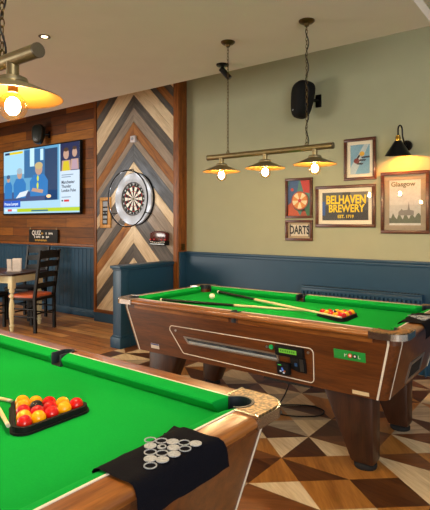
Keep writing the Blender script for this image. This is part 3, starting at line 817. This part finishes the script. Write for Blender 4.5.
speaker((-2.375, 4.70, 2.705), R(-38), 'black rounded loudspeaker high on the sage wall above the bar lamp', 1.0)
speaker((-7.12, 4.73, 2.86), R(25), 'dark loudspeaker on the plank wall above the television', .82, mat('greenish_black_plastic', '1e221c', .4))

# ================================================================== TELEVISION and ledge sign
TX0, TX1, TZ0, TZ1, TY = -8.30, -6.15, 1.557, 2.692, 4.80
root = tag(empty('television', ((TX0+TX1)/2, TY, TZ0)), 'large flat television showing a sports programme on the plank wall', 'television')
def loc_t(bd, name, parent=root, r=root):
    o = bd.build(name, None, loc=tuple(r.location)); o.location = (0, 0, 0); o.parent = parent; return o
b = MB(); b.b2(M['black'], (TX0, TY, TZ0), (TX1, TY+.045, TZ1), .006); loc_t(b, 'casing')
b = MB(); b.b2(M['black_metal'], (-7.6, TY+.04, 1.8), (-6.9, YW, 2.4)); loc_t(b, 'wall_mount')
sx0, sx1, sz0, sz1 = TX0+.02, TX1-.02, TZ0+.03, TZ1-.02
SW, SH = sx1-sx0, sz1-sz0
def rect(bd, m, u0, v0, u1, v1, lay=1):
    """u right, v up, 0..1 over the screen"""
    bd.b2(m, (sx0+u0*SW, TY-.0004*lay-.0004, sz0+v0*SH), (sx0+u1*SW, TY-.0001, sz0+v1*SH))
def blob(bd, m, pts, lay=1):
    bd.py(m, [(sx0+u*SW, sz0+v*SH) for u, v in pts], TY-.0004*lay-.0004, TY-.0001)
def ell(u, v, ru, rv, n=16): return [(u+ru*math.cos(2*PI*i/n), v+rv*math.sin(2*PI*i/n)) for i in range(n)]
E_ = lambda n_, c, s=.9: emit('screen_'+n_, c, s)
b = MB()
rect(b, E_('pale', 'a9d6ee'), 0, 0, 1, 1, 1)
rect(b, E_('photo', '5fa3cc'), 0, .19, .76, 1, 2)
rect(b, E_('photo_sky', 'a6d9f2'), .0, .62, .30, 1, 3); rect(b, E_('photo_dark', '1c3f66'), .58, .19, .74, .96, 3)
rect(b, E_('photo_mid', '2f6c9f'), .30, .55, .58, .98, 3); rect(b, E_('photo_light', 'c6ecfb'), .38, .72, .44, 1, 4); rect(b, E_('photo_light', 'c6ecfb'), .52, .80, .56, .97, 4)
rect(b, E_('photo_low', '3a4d7c'), 0, .19, .74, .34, 3)
for (u, v, w, h, hair) in ((.07, .40, .055, .17, '3d5f88'), (.235, .40, .085, .24, '9fb6c6'), (.50, .42, .115, .27, 'c9b07c')):
    blob(b, E_('shirt', '2378bd'), [(u-w, v-.16), (u+w, v-.16), (u+w*1.05, v+h*.25), (u+w*.6, v+h*.62), (u-w*.6, v+h*.62), (u-w*1.05, v+h*.25)], 5)
    blob(b, E_('skin', 'c19a85'), ell(u, v+h*.92, w*.42, h*.33), 6)
    blob(b, E_('hair'+hair, hair), [(p[0], p[1]) for p in ell(u, v+h*1.12, w*.46, h*.2)], 7)
blob(b, E_('skin', 'c19a85'), [(.40, .34), (.55, .30), (.56, .35), (.42, .39)], 7)
blob(b, E_('emblem', 'dbe23c'), ell(.485, .42, .012, .05) , 7); blob(b, E_('emblem', 'dbe23c'), ell(.488, .53, .012, .045), 7)
blob(b, E_('paper', 'dfe8ee'), [(.18, .24), (.32, .27), (.36, .36), (.24, .33)], 7)
blob(b, E_('glow', 'ffc890', 1.2), ell(.63, .25, .03, .025), 7)
rect(b, E_('yellow', 'e8cf1a'), .09, .945, .28, .98, 6); rect(b, E_('navy', '14305c'), .02, .945, .09, .98, 6)
rect(b, E_('caption', '1457c8'), 0, .10, .245, .205, 8)
rect(b, E_('lime', 'b8cf1e'), .20, .022, 1, .075, 3); rect(b, E_('teal', '2a6f8a'), .40, .028, .62, .05, 4)
rect(b, E_('pink', 'e0525c'), .06, .035, .12, .07, 4); rect(b, E_('white', 'e6f1fa'), .02, .035, .055, .07, 4); rect(b, E_('white', 'e6f1fa'), .125, .035, .19, .07, 4)
rect(b, E_('side', 'cfe2f3'), .775, .085, 1, 1, 2); rect(b, E_('sidephoto', '13224f'), .775, .60, 1, 1, 3)
for (u, v, c, sc) in ((.845, .79, 'd9c21f', 1.0), (.945, .80, 'b99aa8', .85)):
    blob(b, E_('skin', 'c19a85'), [(u-.055*sc, v-.19), (u+.055*sc, v-.19), (u+.05*sc, v-.04), (u-.05*sc, v-.04)], 4)
    blob(b, E_('top'+c, c), [(u-.045*sc, v-.19), (u+.045*sc, v-.19), (u+.03*sc, v-.05), (u-.03*sc, v-.05)], 5)
    blob(b, E_('skin', 'c19a85'), ell(u, v+.05, .033*sc, .075*sc), 6); blob(b, E_('hairdark', '4a3324'), ell(u, v+.115, .03*sc, .03*sc), 7)
def stext(t, u, v, size, c, al='LEFT', bold=.0):
    b.text(c, t, (sx0+u*SW, TY-.0042, sz0+v*SH), size, .0004, align=al, bold=bold)
ink = E_('ink', '1c2b4a', .5)
stext('Manchester', .79, .435, .070, ink, bold=.0012); stext('Thunder', .79, .375, .070, ink, bold=.0012); stext('London Pulse', .79, .315, .066, ink, bold=.0012)
rect(b, E_('greytext', '7f97ae'), .79, .535, .93, .548, 4); rect(b, E_('greytext', '7f97ae'), .79, .505, .90, .518, 4); rect(b, E_('greytext', '7f97ae'), .79, .215, .90, .228, 4)
rect(b, E_('redtag', 'd8313a'), .82, .155, .88, .185, 4); rect(b, E_('ink2', '30384a', .5), .79, .16, .808, .182, 4)
stext('Pranse Lampet', .012, .152, .072, E_('white', 'e6f1fa'), bold=.001)
loc_t(b, 'screen')

root = tag(empty('chalkboard_sign', (-7.165, 4.835, 1.10)), 'small black chalkboard sign on the wooden ledge under the television', 'sign')
def loc_r(bd, name, r, parent=None, smooth=35):
    o = bd.build(name, None, loc=tuple(r.location), smooth=smooth); o.location = (0, 0, 0); o.parent = parent or r; return o
b = MB(); b.b2(M['rubber'], (-7.56, 4.832, 1.10), (-6.77, 4.85, 1.315), .003); loc_r(b, 'board', root)
b = MB(); cw_, cy_ = mat('chalk_white', 'dcd8d0', .8), mat('chalk_yellow', 'b58a3a', .8)
b.text(cw_, 'QUIZ', (-7.47, 4.8315, 1.255), .105, .0005, align='LEFT', bold=.002)
for x0, x1, z, m_ in ((-7.20, -7.12, 1.25, cy_), (-7.08, -7.03, 1.25, cw_), (-7.0, -6.87, 1.25, cw_), (-7.40, -7.37, 1.19, cw_), (-7.34, -7.2, 1.19, cw_), (-7.18, -7.10, 1.19, cw_), (-7.07, -6.96, 1.19, cw_), (-7.38, -7.03, 1.135, cy_)):
    for q in range(max(1, int((x1-x0)/.028))):
        xx = x0 + q*.028; b.b2(m_, (xx, 4.8305, z-.016+.004*(q % 3)), (xx+.020, 4.8325, z+.018-.005*(q % 2)))
loc_r(b, 'chalk_writing', root)
for x in (-7.53, -6.81):
    b = MB(); b.cyl(M['brass'], (x, 4.84, 1.312), (x, 4.84, 1.345), .004, 8); loc_r(b, 'hook', root)

# ================================================================== DARTBOARD
DC = Vector((-4.885, YB-.012, 1.745))
root = tag(empty('dartboard', tuple(DC)), 'round dartboard in a grey surround with black hoop lamp on the chevron boards', 'dartboard')
RX = Matrix.Rotation(PI/2, 4, 'X')      # local z of a lathe -> world -y
grey_foam = mat('grey_surround_foam', 'a3a7ad', .6, var=.06, scale=20)
b = MB(); b.lathe(grey_foam, [(.225, .0), (.345, .0), (.352, .012), (.352, .045), (.345, .056), (.232, .056), (.225, .05)], (0, 0, 0), 48, RX, cap=False)
b.build('surround', root)
b = MB(); b.lathe(M['black'], [(.352, .0), (.358, .0), (.358, .03), (.352, .03)], (0, 0, 0), 48, RX, cap=False)
b.build('surround_edge', root)
b = MB(); b.lathe(mat('dartboard_black', '101010', .7), [(0, 0), (.224, 0), (.224, .038), (.2, .040), (0, .040)], (0, 0, 0), 48, RX); bo = b.build('board', root)
b = MB(); cr_, bl_, rd_, gn_ = mat('sisal_cream', 'f0ebe2', .8), mat('sisal_black', '15141a', .8), mat('sisal_red', 'b3202a', .8), mat('sisal_green', '1e6b3c', .8)
def wedge(r0, r1, a0, a1, m):
    P_ = arc(0, 0, r1, a0, a1, 3) + arc(0, 0, r0, a1, a0, 3)
    b.py(m, P_, -.0405, -.0425)
for k in range(20):
    a0, a1 = 90-9+k*18, 90+9+k*18; dk = k % 2 == 0
    for r0, r1, m in ((.016, .099, bl_ if dk else cr_), (.099, .107, rd_ if dk else gn_), (.107, .162, bl_ if dk else cr_), (.162, .170, rd_ if dk else gn_)):
        wedge(r0, r1, a0, a1, m)
b.cyl(gn_, (0, -.04, 0), (0, -.0425, 0), .016); b.cyl(rd_, (0, -.04, 0), (0, -.043, 0), .0064)
b.build('segments', bo)
b = MB(); nums = [20, 1, 18, 4, 13, 6, 10, 15, 2, 17, 3, 19, 7, 16, 8, 11, 14, 9, 12, 5]
for k, n in enumerate(nums):
    a = PI/2 - k*PI/10; b.text(mat('number_wire', 'cfd2d6', .3, .4), str(n), (.196*math.cos(a), -.0425, .196*math.sin(a)), .036, .0008, RX)
b.tube(mat('number_wire', 'cfd2d6', .3, .4), [(.214*math.cos(2*PI*i/40), -.043, .214*math.sin(2*PI*i/40)) for i in range(40)], .0015, 5, closed=True)
b.build('number_ring', bo)
HYo = -.155
b = MB(); b.tube(M['black_metal'], [(.375*math.cos(2*PI*i/64), HYo, .375*math.sin(2*PI*i/64)) for i in range(64)], .0095, 8, closed=True); hp = b.build('hoop', root)
b = MB(); b.tube(emit('hoop_led', 'f4f6ff', .6), [(.3700*math.cos(2*PI*i/64), HYo+.008, .3700*math.sin(2*PI*i/64)) for i in range(64)], .0018, 6, closed=True); b.build('led_strip', hp)
for k in range(8):
    pl_ = bpy.data.lights.new('hoop_light', 'POINT'); pl_.energy = .42; pl_.color = (.94, .97, 1.0); pl_.shadow_soft_size = .02
    po_ = bpy.data.objects.new('hoop_light', pl_); COL.objects.link(po_); a = 2*PI*(k+.5)/8
    po_.location = (DC.x + .355*math.cos(a), DC.y + HYo + .02, DC.z + .355*math.sin(a))
for a in (R(90), R(210), R(330)):
    b = MB(); b.tube(M['black_metal'], [(.350*math.cos(a), -.02, .350*math.sin(a)), (.40*math.cos(a), -.05, .40*math.sin(a)), (.375*math.cos(a), HYo, .375*math.sin(a))], .006, 8); b.build('hoop_arm', root)
# score frame
root = tag(empty('score_frame', (-5.475, YB-.013, 1.35)), 'narrow oak framed scorer beside the dartboard', 'scoreboard')
def frame_bars(b, m, x0, x1, z0, z1, w, yb, yf_):
    for lo, hi in (((x0, z0), (x1, z0+w)), ((x0, z1-w), (x1, z1)), ((x0, z0+w), (x0+w, z1-w)), ((x1-w, z0+w), (x1, z1-w))):
        b.b2(m, (lo[0], yf_, lo[1]), (hi[0], yb, hi[1]), .003)
b = MB(); frame_bars(b, M['oak'], -5.583, -5.372, 1.352, 1.785, .045, YB-.014, YB-.045); loc_r(b, 'oak_frame', root)
b = MB(); b.b2(M['rubber'], (-5.54, YB-.03, 1.395), (-5.415, YB-.014, 1.742)); loc_r(b, 'black_panel', root)
b = MB(); lg_ = mat('score_grey', '9aa3ad', .5)
for z0, z1, x1 in ((1.655, 1.728, -5.43), (1.595, 1.635, -5.43), (1.555, 1.572, -5.50), (1.555, 1.572, -5.44), (1.485, 1.525, -5.44), (1.415, 1.465, -5.45)):
    b.b2(lg_, (-5.53 if x1 != -5.44 or z0 > 1.56 or z0 < 1.5 else -5.47, YB-.034, z0), (x1, YB-.029, z1), .002)
loc_r(b, 'score_cards', root)
root = None
b = MB(); b.b2(mat('white_box_plastic', 'cfcdd2', .4), (-4.955, YB-.05, 2.515), (-4.865, YB-.014, 2.60), .006); b.cyl(mat('grey_lens', '9093a0', .3), (-4.91, YB-.049, 2.557), (-4.91, YB-.054, 2.557), .022, 16)
tag(b.build('sensor_box', None, loc=(-4.91, YB-.014, 2.515)), 'small white square box on the chevron boards above the dartboard', 'sensor')
# dart holder
root = tag(empty('dart_holder', (-4.405, YB-.014, 1.14)), 'dark red box with black and white striped base right of the dartboard', 'dart holder')
red = mat('dark_red_lacquer', '4e0a10', .2, var=.2, coat=.5)
b = MB(); b.py(red, [(-4.545, 1.19), (-4.265, 1.19), (-4.265, 1.285), (-4.29, 1.305), (-4.36, 1.318), (-4.45, 1.318), (-4.52, 1.305), (-4.545, 1.285)], YB-.085, YB-.014, .008); loc_r(b, 'box', root)
b = MB(); b.b2(M['black'], (-4.545, YB-.10, 1.135), (-4.265, YB-.014, 1.19), .008)
for i in range(8): b.b2(M['white'], (-4.525+i*.033, YB-.102, 1.168+.006*math.cos(i)), (-4.505+i*.033, YB-.099, 1.178+.006*math.cos(i)))
b.b2(M['steel'], (-4.53, YB-.103, 1.147), (-4.28, YB-.099, 1.153)); loc_r(b, 'striped_base', root)
for x in (-4.535, -4.47, -4.34, -4.275):
    b = MB(); b.sphere(mat('red_stud', 'd24a50', .2), (x, YB-.088, 1.205), .011, 12, 8); loc_r(b, 'stud', root)
# brass switch on the post
root = tag(empty('switch_plate', (-4.09, 4.79, 1.08)), 'small brass switch plate at the foot of the wooden post', 'switch')
b = MB(); b.b2(M['dark_brass'], (XBR+.019, 4.762, 1.075), (XBR+.026, 4.828, 1.155), .002); loc_r(b, 'plate', root)
b = MB(); b.cyl(M['dark_brass'], (XBR+.025, 4.795, 1.115), (XBR+.040, 4.795, 1.118), .006, 10); loc_r(b, 'toggle', root)

# ================================================================== RADIATOR
root = tag(empty('radiator', (-1.82, YW, .2)), 'blue painted panel radiator on the wall behind the far pool table', 'radiator')
RX0, RX1, RZ0, RZ1 = -2.43, -1.212, .22, .755
b = MB(); prof = []; n = 29; pw = (RX1-RX0)/n
for i in range(n):
    x = RX0 + i*pw; prof += [(x, 4.778), (x+pw*.14, 4.778), (x+pw*.26, 4.756), (x+pw*.74, 4.756), (x+pw*.86, 4.778)]
prof += [(RX1, 4.778), (RX1, 4.785), (RX0, 4.785)]
b.pz(M['blue'], prof, RZ0, RZ1-.055); b.b2(M['blue'], (RX0, 4.768, RZ1-.06), (RX1, 4.785, RZ1-.02), .006); loc_r(b, 'front_panel', root)
b = MB(); b.b2(M['blue'], (RX0, 4.835, RZ0), (RX1, 4.85, RZ1-.02), .004); loc_r(b, 'back_panel', root)
b = MB(); b.b2(M['blue'], (RX0-.004, 4.764, RZ1-.018), (RX1+.004, 4.853, RZ1), .004)
for i in range(40): b.b2(M['rubber'], (RX0+.02+i*.0297, 4.785, RZ1-.001), (RX0+.034+i*.0297, 4.835, RZ1+.0008))
loc_r(b, 'top_grille', root)
for x0, x1 in ((RX0-.006, RX0), (RX1, RX1+.006)):
    b = MB(); b.b2(M['blue'], (x0, 4.77, RZ0+.03), (x1, 4.85, RZ1-.015), .002); loc_r(b, 'side_panel', root)
for x in (-2.2, -1.45):
    b = MB(); b.b2(M['blue'], (x-.02, 4.85, RZ0+.05), (x+.02, YW-.018, RZ1-.05)); loc_r(b, 'wall_bracket', root)
b = MB(); b.tube(M['blue'], [(RX1+.03, 4.81, 0), (RX1+.03, 4.81, .24)], .009, 10); b.cyl(M['white'], (RX1+.03, 4.81, .24), (RX1+.03, 4.81, .31), .018); b.cyl(M['steel'], (RX1, 4.81, .25), (RX1+.03, 4.81, .25), .009); loc_r(b, 'valve', root)

# ================================================================== FRAMED PICTURES
def picture(x0, x1, z0, z1, fw, mw, mount, label, name='framed_picture', dep=.032):
    r = tag(empty(name, ((x0+x1)/2, YW, z0)), label, 'picture')
    b = MB(); frame_bars(b, M['pic_frame'], x0, x1, z0, z1, fw, YW-.001, YW-dep); loc_r(b, 'frame', r)
    if mw:
        b = MB(); frame_bars(b, mount, x0+fw-.002, x1-fw+.002, z0+fw-.002, z1-fw+.002, mw, YW-.002, YW-.016); loc_r(b, 'mount', r)
    a = fw + mw - .004
    b = MB(); b.b2(clear_glass('picture_glass', 'ffffff', .018, .01), (x0+fw-.003, YW-.021, z0+fw-.003), (x1-fw+.003, YW-.0195, z1-fw+.003)); loc_r(b, 'glass', r)
    return r, (x0+a, x1-a, z0+a, z1-a)
PYf = YW-.010
class Art:
    def __init__(s, ar): s.x0, s.x1, s.z0, s.z1 = ar; s.w = s.x1-s.x0; s.h = s.z1-s.z0; s.b = MB()
    def poly(s, m, pts, lay=1): s.b.py(m, [(s.x0+u*s.w, s.z0+v*s.h) for u, v in pts], PYf-.0005*lay, PYf+.004)
    def rect(s, m, u0, v0, u1, v1, lay=1): s.poly(m, [(u0, v0), (u1, v0), (u1, v1), (u0, v1)], lay)
    def disc(s, m, u, v, r, lay=1, n=24, sy=1, a0=0, a1=360): s.b.py(m, [(s.x0+u*s.w+r*math.cos(R(a0+(a1-a0)*i/n)), s.z0+v*s.h+r*sy*math.sin(R(a0+(a1-a0)*i/n))) for i in range(n + (0 if a1-a0 >= 360 else 1))] + ([] if a1-a0 >= 360 else [(s.x0+u*s.w, s.z0+v*s.h)]), PYf-.0005*lay, PYf+.004)
    def text(s, m, t, u, v, size, xs=1, bold=0, lay=6, al='CENTER'): s.b.text(m, t, (s.x0+u*s.w, PYf-.0005*lay-.0004, s.z0+v*s.h), size, .0004, xs=xs, bold=bold, align=al)
    def done(s, r): loc_r(s.b, 'print', r)
I = lambda n_, c: mat('ink_'+n_, c, .6, var=.08, scale=40)
# 1 abstract dartboard poster
r, ar = picture(-2.662, -2.338, 1.470, 1.908, .028, 0, None, 'small framed print of a dartboard on coloured shapes above the DARTS sign')
a = Art(ar); a.rect(I('teal', '4f8078'), 0, 0, 1, 1); a.poly(I('orange', 'c2562a'), [(0, 0), (.55, 0), (.2, .42), (0, .3)], 2); a.poly(I('blue', '3a5a88'), [(0, .3), (.35, .45), (.5, 1), (.1, 1), (0, .8)], 2)
a.poly(I('red', 'c0392b'), [(.55, 1), (1, 1), (1, .62), (.7, .66)], 2); a.poly(I('green', '2f6d4a'), [(.6, 0), (1, 0), (1, .5), (.75, .3)], 2); a.poly(I('rust', 'a84a26'), [(.55, 0), (.85, 0), (.7, .25)], 3)
a.disc(I('dkgreen', '2a5a40'), .58, .40, .108, 3); a.disc(I('redring', 'b5402a'), .53, .43, .100, 4)
for k in range(10):
    a.disc(I('cream', 'e8d9ae') if k % 2 else I('orange2', 'd98a3c'), .53, .43, .088, 5, 4, 1, k*36, k*36+36)
a.disc(I('red', 'c0392b'), .53, .43, .02, 6); a.disc(I('red', 'c0392b'), .20, .74, .018, 4); a.done(r)
# 2 DARTS sign
r, ar = picture(-2.662, -2.338, 1.226, 1.452, .028, 0, None, 'small framed sign reading DARTS, lowest of the frames')
a = Art(ar); a.rect(I('kraft', 'b09a78'), 0, 0, 1, 1); a.rect(I('plate', 'd7cdb8'), .14, .16, .90, .84, 2); a.rect(I('grey', '59544c'), .10, .12, .14, .88, 3); a.rect(I('grey', '59544c'), .9, .12, .94, .88, 3)
a.text(I('black', '16120f'), 'DARTS', .52, .50, .125, .62, .004); a.done(r)
# 3 brewery picture
r, ar = picture(-2.299, -1.662, 1.374, 1.806, .032, .042, M['mount'], 'wide framed brewery print with large yellow lettering')
a = Art(ar); a.rect(I('slate', '3c3d3e'), 0, 0, 1, 1); a.rect(I('slate2', '57595a'), 0, .52, .45, 1, 2); a.rect(I('slate3', '2c2c2d'), .5, 0, 1, .35, 2); a.rect(I('slate4', '6b6a66'), .62, .62, 1, 1, 2); a.rect(I('bluebar', '2f5aa0'), 0, .18, .07, .68, 3); a.rect(I('slate5', '444545'), .18, .55, .62, .78, 3)
yl = I('yellow', 'f2d21e')
a.text(yl, 'BELHAVEN', .52, .72, .120, .74, .004); a.text(yl, 'BREWERY', .53, .41, .108, .80, .003); a.text(yl, 'EST. 1719', .52, .135, .045, .95, .001); a.done(r)
# 4 blue print
r, ar = picture(-1.984, -1.656, 1.848, 2.270, .030, .036, M['mount'], 'framed pale blue print with a diagonal white band, highest of the frames')
a = Art(ar); a.rect(I('sky', '79a7c0'), 0, 0, 1, 1); a.poly(I('band', 'b9c6cc'), [(0, 0), (.25, 0), (.95, 1), (.72, 1), (0, .22)], 2)
a.poly(I('navy', '1c2430'), [(.55, .58), (1, .60), (1, .54), (.6, .53)], 3); a.poly(I('navy', '1c2430'), [(.45, .50), (.82, .49), (.75, .44), (.45, .44)], 3); a.poly(I('navy', '1c2430'), [(.3, .40), (.68, .36), (.60, .31), (.34, .33)], 3); a.poly(I('navy', '1c2430'), [(.32, .55), (.45, .66), (.52, .60), (.4, .5)], 3)
a.disc(I('gold', 'd9a72a'), .60, .68, .026, 4, 20, .9); a.disc(I('maroon', '7a2a26'), .33, .45, .030, 4, 20, .9); a.poly(I('pale', 'dfe3e2'), [(.42, .52), (.52, .62), (.5, .5), (.44, .46)], 4); a.done(r)
# 5 Glasgow poster
r, ar = picture(-1.608, -1.157, 1.316, 1.909, .032, .05, mat('taupe_mount', '9c8f7a', .8), 'large framed skyline poster under the black wall lamp')
a = Art(ar); a.rect(I('paperwhite', 'c5c6c2'), 0, 0, 1, 1); a.rect(I('mist', 'b5b7b4'), 0, .1, 1, .45, 2)
hill = [(0, .05), (1, .05)] + [(1 - i/16, .20 + .05*math.sin(i*1.9) + .03*math.sin(i*4.1) + (.05 if i in (1, 2) else 0)) for i in range(17)]
a.poly(I('foliage', '5d6553'), hill, 3)
a.poly(I('stone', '7b7a76'), [(.30, .22), (.78, .22), (.78, .32), (.66, .34), (.645, .40), (.625, .52), (.60, .40), (.585, .34), (.44, .33), (.40, .37), (.36, .33), (.30, .30)], 4)
a.rect(I('paperwhite', 'c5c6c2'), 0, 0, 1, .05, 5); a.text(I('olive', '6a6a4a'), 'Glasgow', .06, .90, .062, 1.05, .0015, al='LEFT'); a.done(r)

# ================================================================== WALL LAMP
root = tag(empty('wall_lamp', (-1.365, YW, 2.14)), 'black cone wall lamp with brass collar above the skyline poster', 'lamp')
b = MB(); b.lathe(M['black_metal'], [(0, 0), (.052, 0), (.052, .018), (.044, .028), (0, .030)], (-1.365, YW-.001, 2.15), 28, RX); loc_r(b, 'backplate', root)
sc = Vector((-1.40, 4.705, 2.045)); ax = Vector((-.06, .18, -1)).normalized(); ap = sc - ax*.15
q = (-ax).to_track_quat('Z', 'Y').to_matrix().to_4x4()
b = MB(); b.lathe(mat('dark_gunmetal', '24262a', .28, .8, var=.1), [(.118, 0), (.034, .128), (.03, .135), (.02, .140)], sc, 36, q, cap=False)
b.lathe(M['gold_in'], [(.1165, .0005), (.032, .127), (0, .131)], sc, 36, q, cap=False); sh = loc_r(b, 'lamp_shade', root)
b = MB(); b.lathe(mat('bright_brass', 'b08a35', .25, .95), [(.024, .138), (.024, .168), (.019, .176), (.019, .186), (0, .188)], sc, 20, q); loc_r(b, 'brass_collar', root)
top = sc - ax*.185
b = MB(); pts = [top + Vector((0, 0, -.004)), top + Vector((0, .0, .05))]
for i in range(1, 10):
    t = PI*i/10; pts.append(Vector((top.x + .010 - .010*math.cos(t), top.y + .032*(1-math.cos(t)), top.z + .05 + .045*math.sin(t))))
pts += [Vector((top.x+.021, top.y+.066, top.z+.0)), Vector((-1.37, YW-.075, 2.17)), Vector((-1.366, YW-.05, 2.152)), Vector((-1.365, YW-.02, 2.15))]
b.tube(M['black_metal'], pts, .0075, 10); loc_r(b, 'swan_neck_arm', root)
b = MB(); bp_ = sc - ax*.050; b.sphere(emit('wall_lamp_bulb', 'ffb860', 60), bp_, .024, 16, 10); loc_r(b, 'light_bulb', root)
lw_ = spot('wall_lamp_beam', sc - ax*.035, sc + Vector((.22, .22, -1)), 46, (1.0, .29, .012), 165, .35, .02)

# ================================================================== DINING TABLE AND CHAIRS
TH = R(17.3)
root = tag(empty('dining_table', (-6.60, 3.70, 0), TH), 'dining table with dark top and cream turned legs by the plank wall', 'table')
b = MB(); b.box(M['table_top'], (0, 0, .745), (1.2, .68, .03), .006); b.build('table_top', root)
b = MB()
for lo, hi in (((-.54, -.285, .63), (.54, -.262, .73)), ((-.54, .262, .63), (.54, .285, .73)), ((-.54, -.28, .63), (-.517, .28, .73)), ((.517, -.28, .63), (.54, .28, .73))): b.b2(M['cream'], lo, hi)
b.build('apron', root)
for sx in (-1, 1):
    for sy in (-1, 1):
        b = MB(); x, y = sx*.525, sy*.27
        b.b2(M['cream'], (x-.035, y-.035, .56), (x+.035, y+.035, .73), .004)
        b.lathe(M['cream'], [(.0, 0), (.020, 0), (.026, .03), (.024, .055), (.032, .065), (.032, .08), (.022, .09), (.026, .13), (.034, .22), (.036, .30), (.030, .37), (.021, .42), (.021, .435), (.033, .445), (.035, .465), (.022, .485), (.022, .50), (.034, .515), (.034, .54), (.028, .562)], (x, y, 0), 20)
        b.build('leg', root)
def chair_parts(seat_m, label):
    root = tag(empty('dining_chair', (0, 0, 0)), label, 'chair', 'chairs around the dining table')
    K = M['chair_black']
    for sx in (-1, 1):
        b = MB(); x = sx*.195
        b.prism(K, [(x-.017, -.215, 0), (x+.017, -.215, 0), (x+.017, -.178, 0), (x-.017, -.178, 0)], [(x-.017, -.205, .46), (x+.017, -.205, .46), (x+.017, -.168, .46), (x-.017, -.168, .46)])
        b.prism(K, [(x-.017, -.205, .46), (x+.017, -.205, .46), (x+.017, -.168, .46), (x-.017, -.168, .46)], [(x-.015, -.29, 1.07), (x+.015, -.29, 1.07), (x+.015, -.262, 1.07), (x-.015, -.262, 1.07)])
        b.build('back_post', root)
        b = MB(); b.prism(K, [(sx*.2-.018, .165, 0), (sx*.2+.018, .165, 0), (sx*.2+.018, .2, 0), (sx*.2-.018, .2, 0)], [(sx*.2-.02, .165, .45), (sx*.2+.02, .165, .45), (sx*.2+.02, .205, .45), (sx*.2-.02, .205, .45)]); b.build('front_leg', root)
        b = MB(); b.tube(K, [(sx*.197, -.195, .20), (sx*.2, .18, .20)], .011, 8); b.build('stretcher', root)
        b = MB(); b.tube(K, [(sx*.197, -.195, .30), (sx*.2, .18, .30)], .011, 8); b.build('stretcher', root)
    for y, z in ((.182, .24), (-.195, .24)):
        b = MB(); b.tube(K, [(-.197, y, z), (.197, y, z)], .011, 8); b.build('stretcher', root)
    b = MB(); b.prism(K, [(-.19, -.2, .41), (.19, -.2, .41), (.205, .21, .41), (-.205, .21, .41)], [(-.19, -.2, .45), (.19, -.2, .45), (.205, .21, .45), (-.205, .21, .45)], .004); b.build('seat_rail', root)
    b = MB(); b.prism(seat_m, [(-.195, -.17, .445), (.195, -.17, .445), (.225, .225, .445), (-.225, .225, .445)], [(-.185, -.16, .485), (.185, -.16, .485), (.21, .21, .485), (-.21, .21, .485)], .014); b.build('seat_pad', root)
    for z, h in ((.60, .065), (.74, .07), (.88, .075), (1.005, .10)):
        b = MB(); n = 8; A = []; B_ = []
        yb = lambda zz: -.186 - (zz-.46)/.61*.088
        up = []
        for i in range(n+1):
            x = -.182 + .364*i/n; bow = .022*math.cos(PI*(x/.364)); up.append((x, bow))
        A = [(x, yb(z) - bow - .007, z + h/2 + .012*math.cos(PI*x/.364)) for x, bow in up] + [(x, yb(z) - bow - .007, z - h/2 + .006*math.cos(PI*x/.364)) for x, bow in up[::-1]]
        B_ = [(p[0], p[1]+.014, p[2]) for p in A]
        b.prism(K, A, B_); b.build('back_slat', root)
    return root
c1 = chair_parts(M['leather'], 'black ladder back chair with orange tan seat at the end of the dining table')
c1.location = (-5.925, 3.845, 0); c1.rotation_euler = (0, 0, R(108))
c2 = chair_parts(M['dark_seat'], 'black ladder back chair on the wall side of the dining table')
c2.location = (-6.70, 4.24, 0); c2.rotation_euler = (0, 0, R(197))
c3 = copy_tree(c2); c3['label'] = 'dark chair cut off at the left edge, near side of the dining table'
c3.location = (-6.50, 3.46, 0); c3.rotation_euler = (0, 0, R(17))
# menus standing in a block
root = tag(empty('menu_holder', (-6.22, 3.76, .76), R(35)), 'pale menus standing in a holder on the dining table', 'menus')
b = MB(); b.box(mat('holder_acrylic', 'b7aca6', .3), (0, 0, .006), (.19, .085, .012), .002); b.build('holder_base', root)
for i, (x, y, w, a_, m_) in enumerate(((-.065, -.02, .062, 4, M['paper']), (-.01, .0, .05, -3, M['brown_print']), (.035, -.012, .12, 2, M['paper']), (.03, .018, .12, -2, M['paper']))):
    b = MB(); b.box(m_, (x, y, .088+.003*i), (w, .006, .165), .001, Matrix.Rotation(R(a_), 4, 'X')); 
    b.build('menu_card', root)

# ================================================================== POWER CORD
b = MB(); cp_ = [(-1.50, 2.80, .425), (-1.56, 2.83, .30), (-1.70, 2.90, .12), (-1.83, 3.0, .02), (-1.93, 3.14, .006), (-1.94, 3.30, .006), (-1.84, 3.42, .006), (-1.70, 3.50, .006), (-1.58, 3.47, .006), (-1.56, 3.37, .006), (-1.64, 3.28, .006), (-1.76, 3.22, .006), (-1.86, 3.22, .006)]
def smooth_path(P_, n=8):
    P_ = [Vector(p) for p in P_]; out = []
    for i in range(len(P_)-1):
        p0, p1, p2, p3 = P_[max(i-1, 0)], P_[i], P_[i+1], P_[min(i+2, len(P_)-1)]
        for k in range(n):
            t = k/n; out.append(.5*((2*p1) + (p2-p0)*t + (2*p0-5*p1+4*p2-p3)*t*t + (3*p1-p0-3*p2+p3)*t**3))
    out.append(P_[-1])
    return [Vector((v.x, v.y, max(v.z, .0055))) for v in out]
b.tube(M['rubber'], smooth_path(cp_), .005, 8)
tag(b.build('power_cord', None, loc=(-1.8, 3.2, 0)), 'black power cord looping on the floor under the far pool table', 'cord')
b = MB(); b.b2(M['black'], (-1.91, 3.19, 0), (-1.85, 3.25, .03), .006); b.b2(mat('adaptor_grey', '7c776c', .5), (-1.845, 3.185, 0), (-1.80, 3.235, .028), .006)
tag(b.build('plug_adaptor', None, loc=(-1.86, 3.21, 0)), 'small dark plug adaptor on the floor beside the cord loop', 'adaptor')
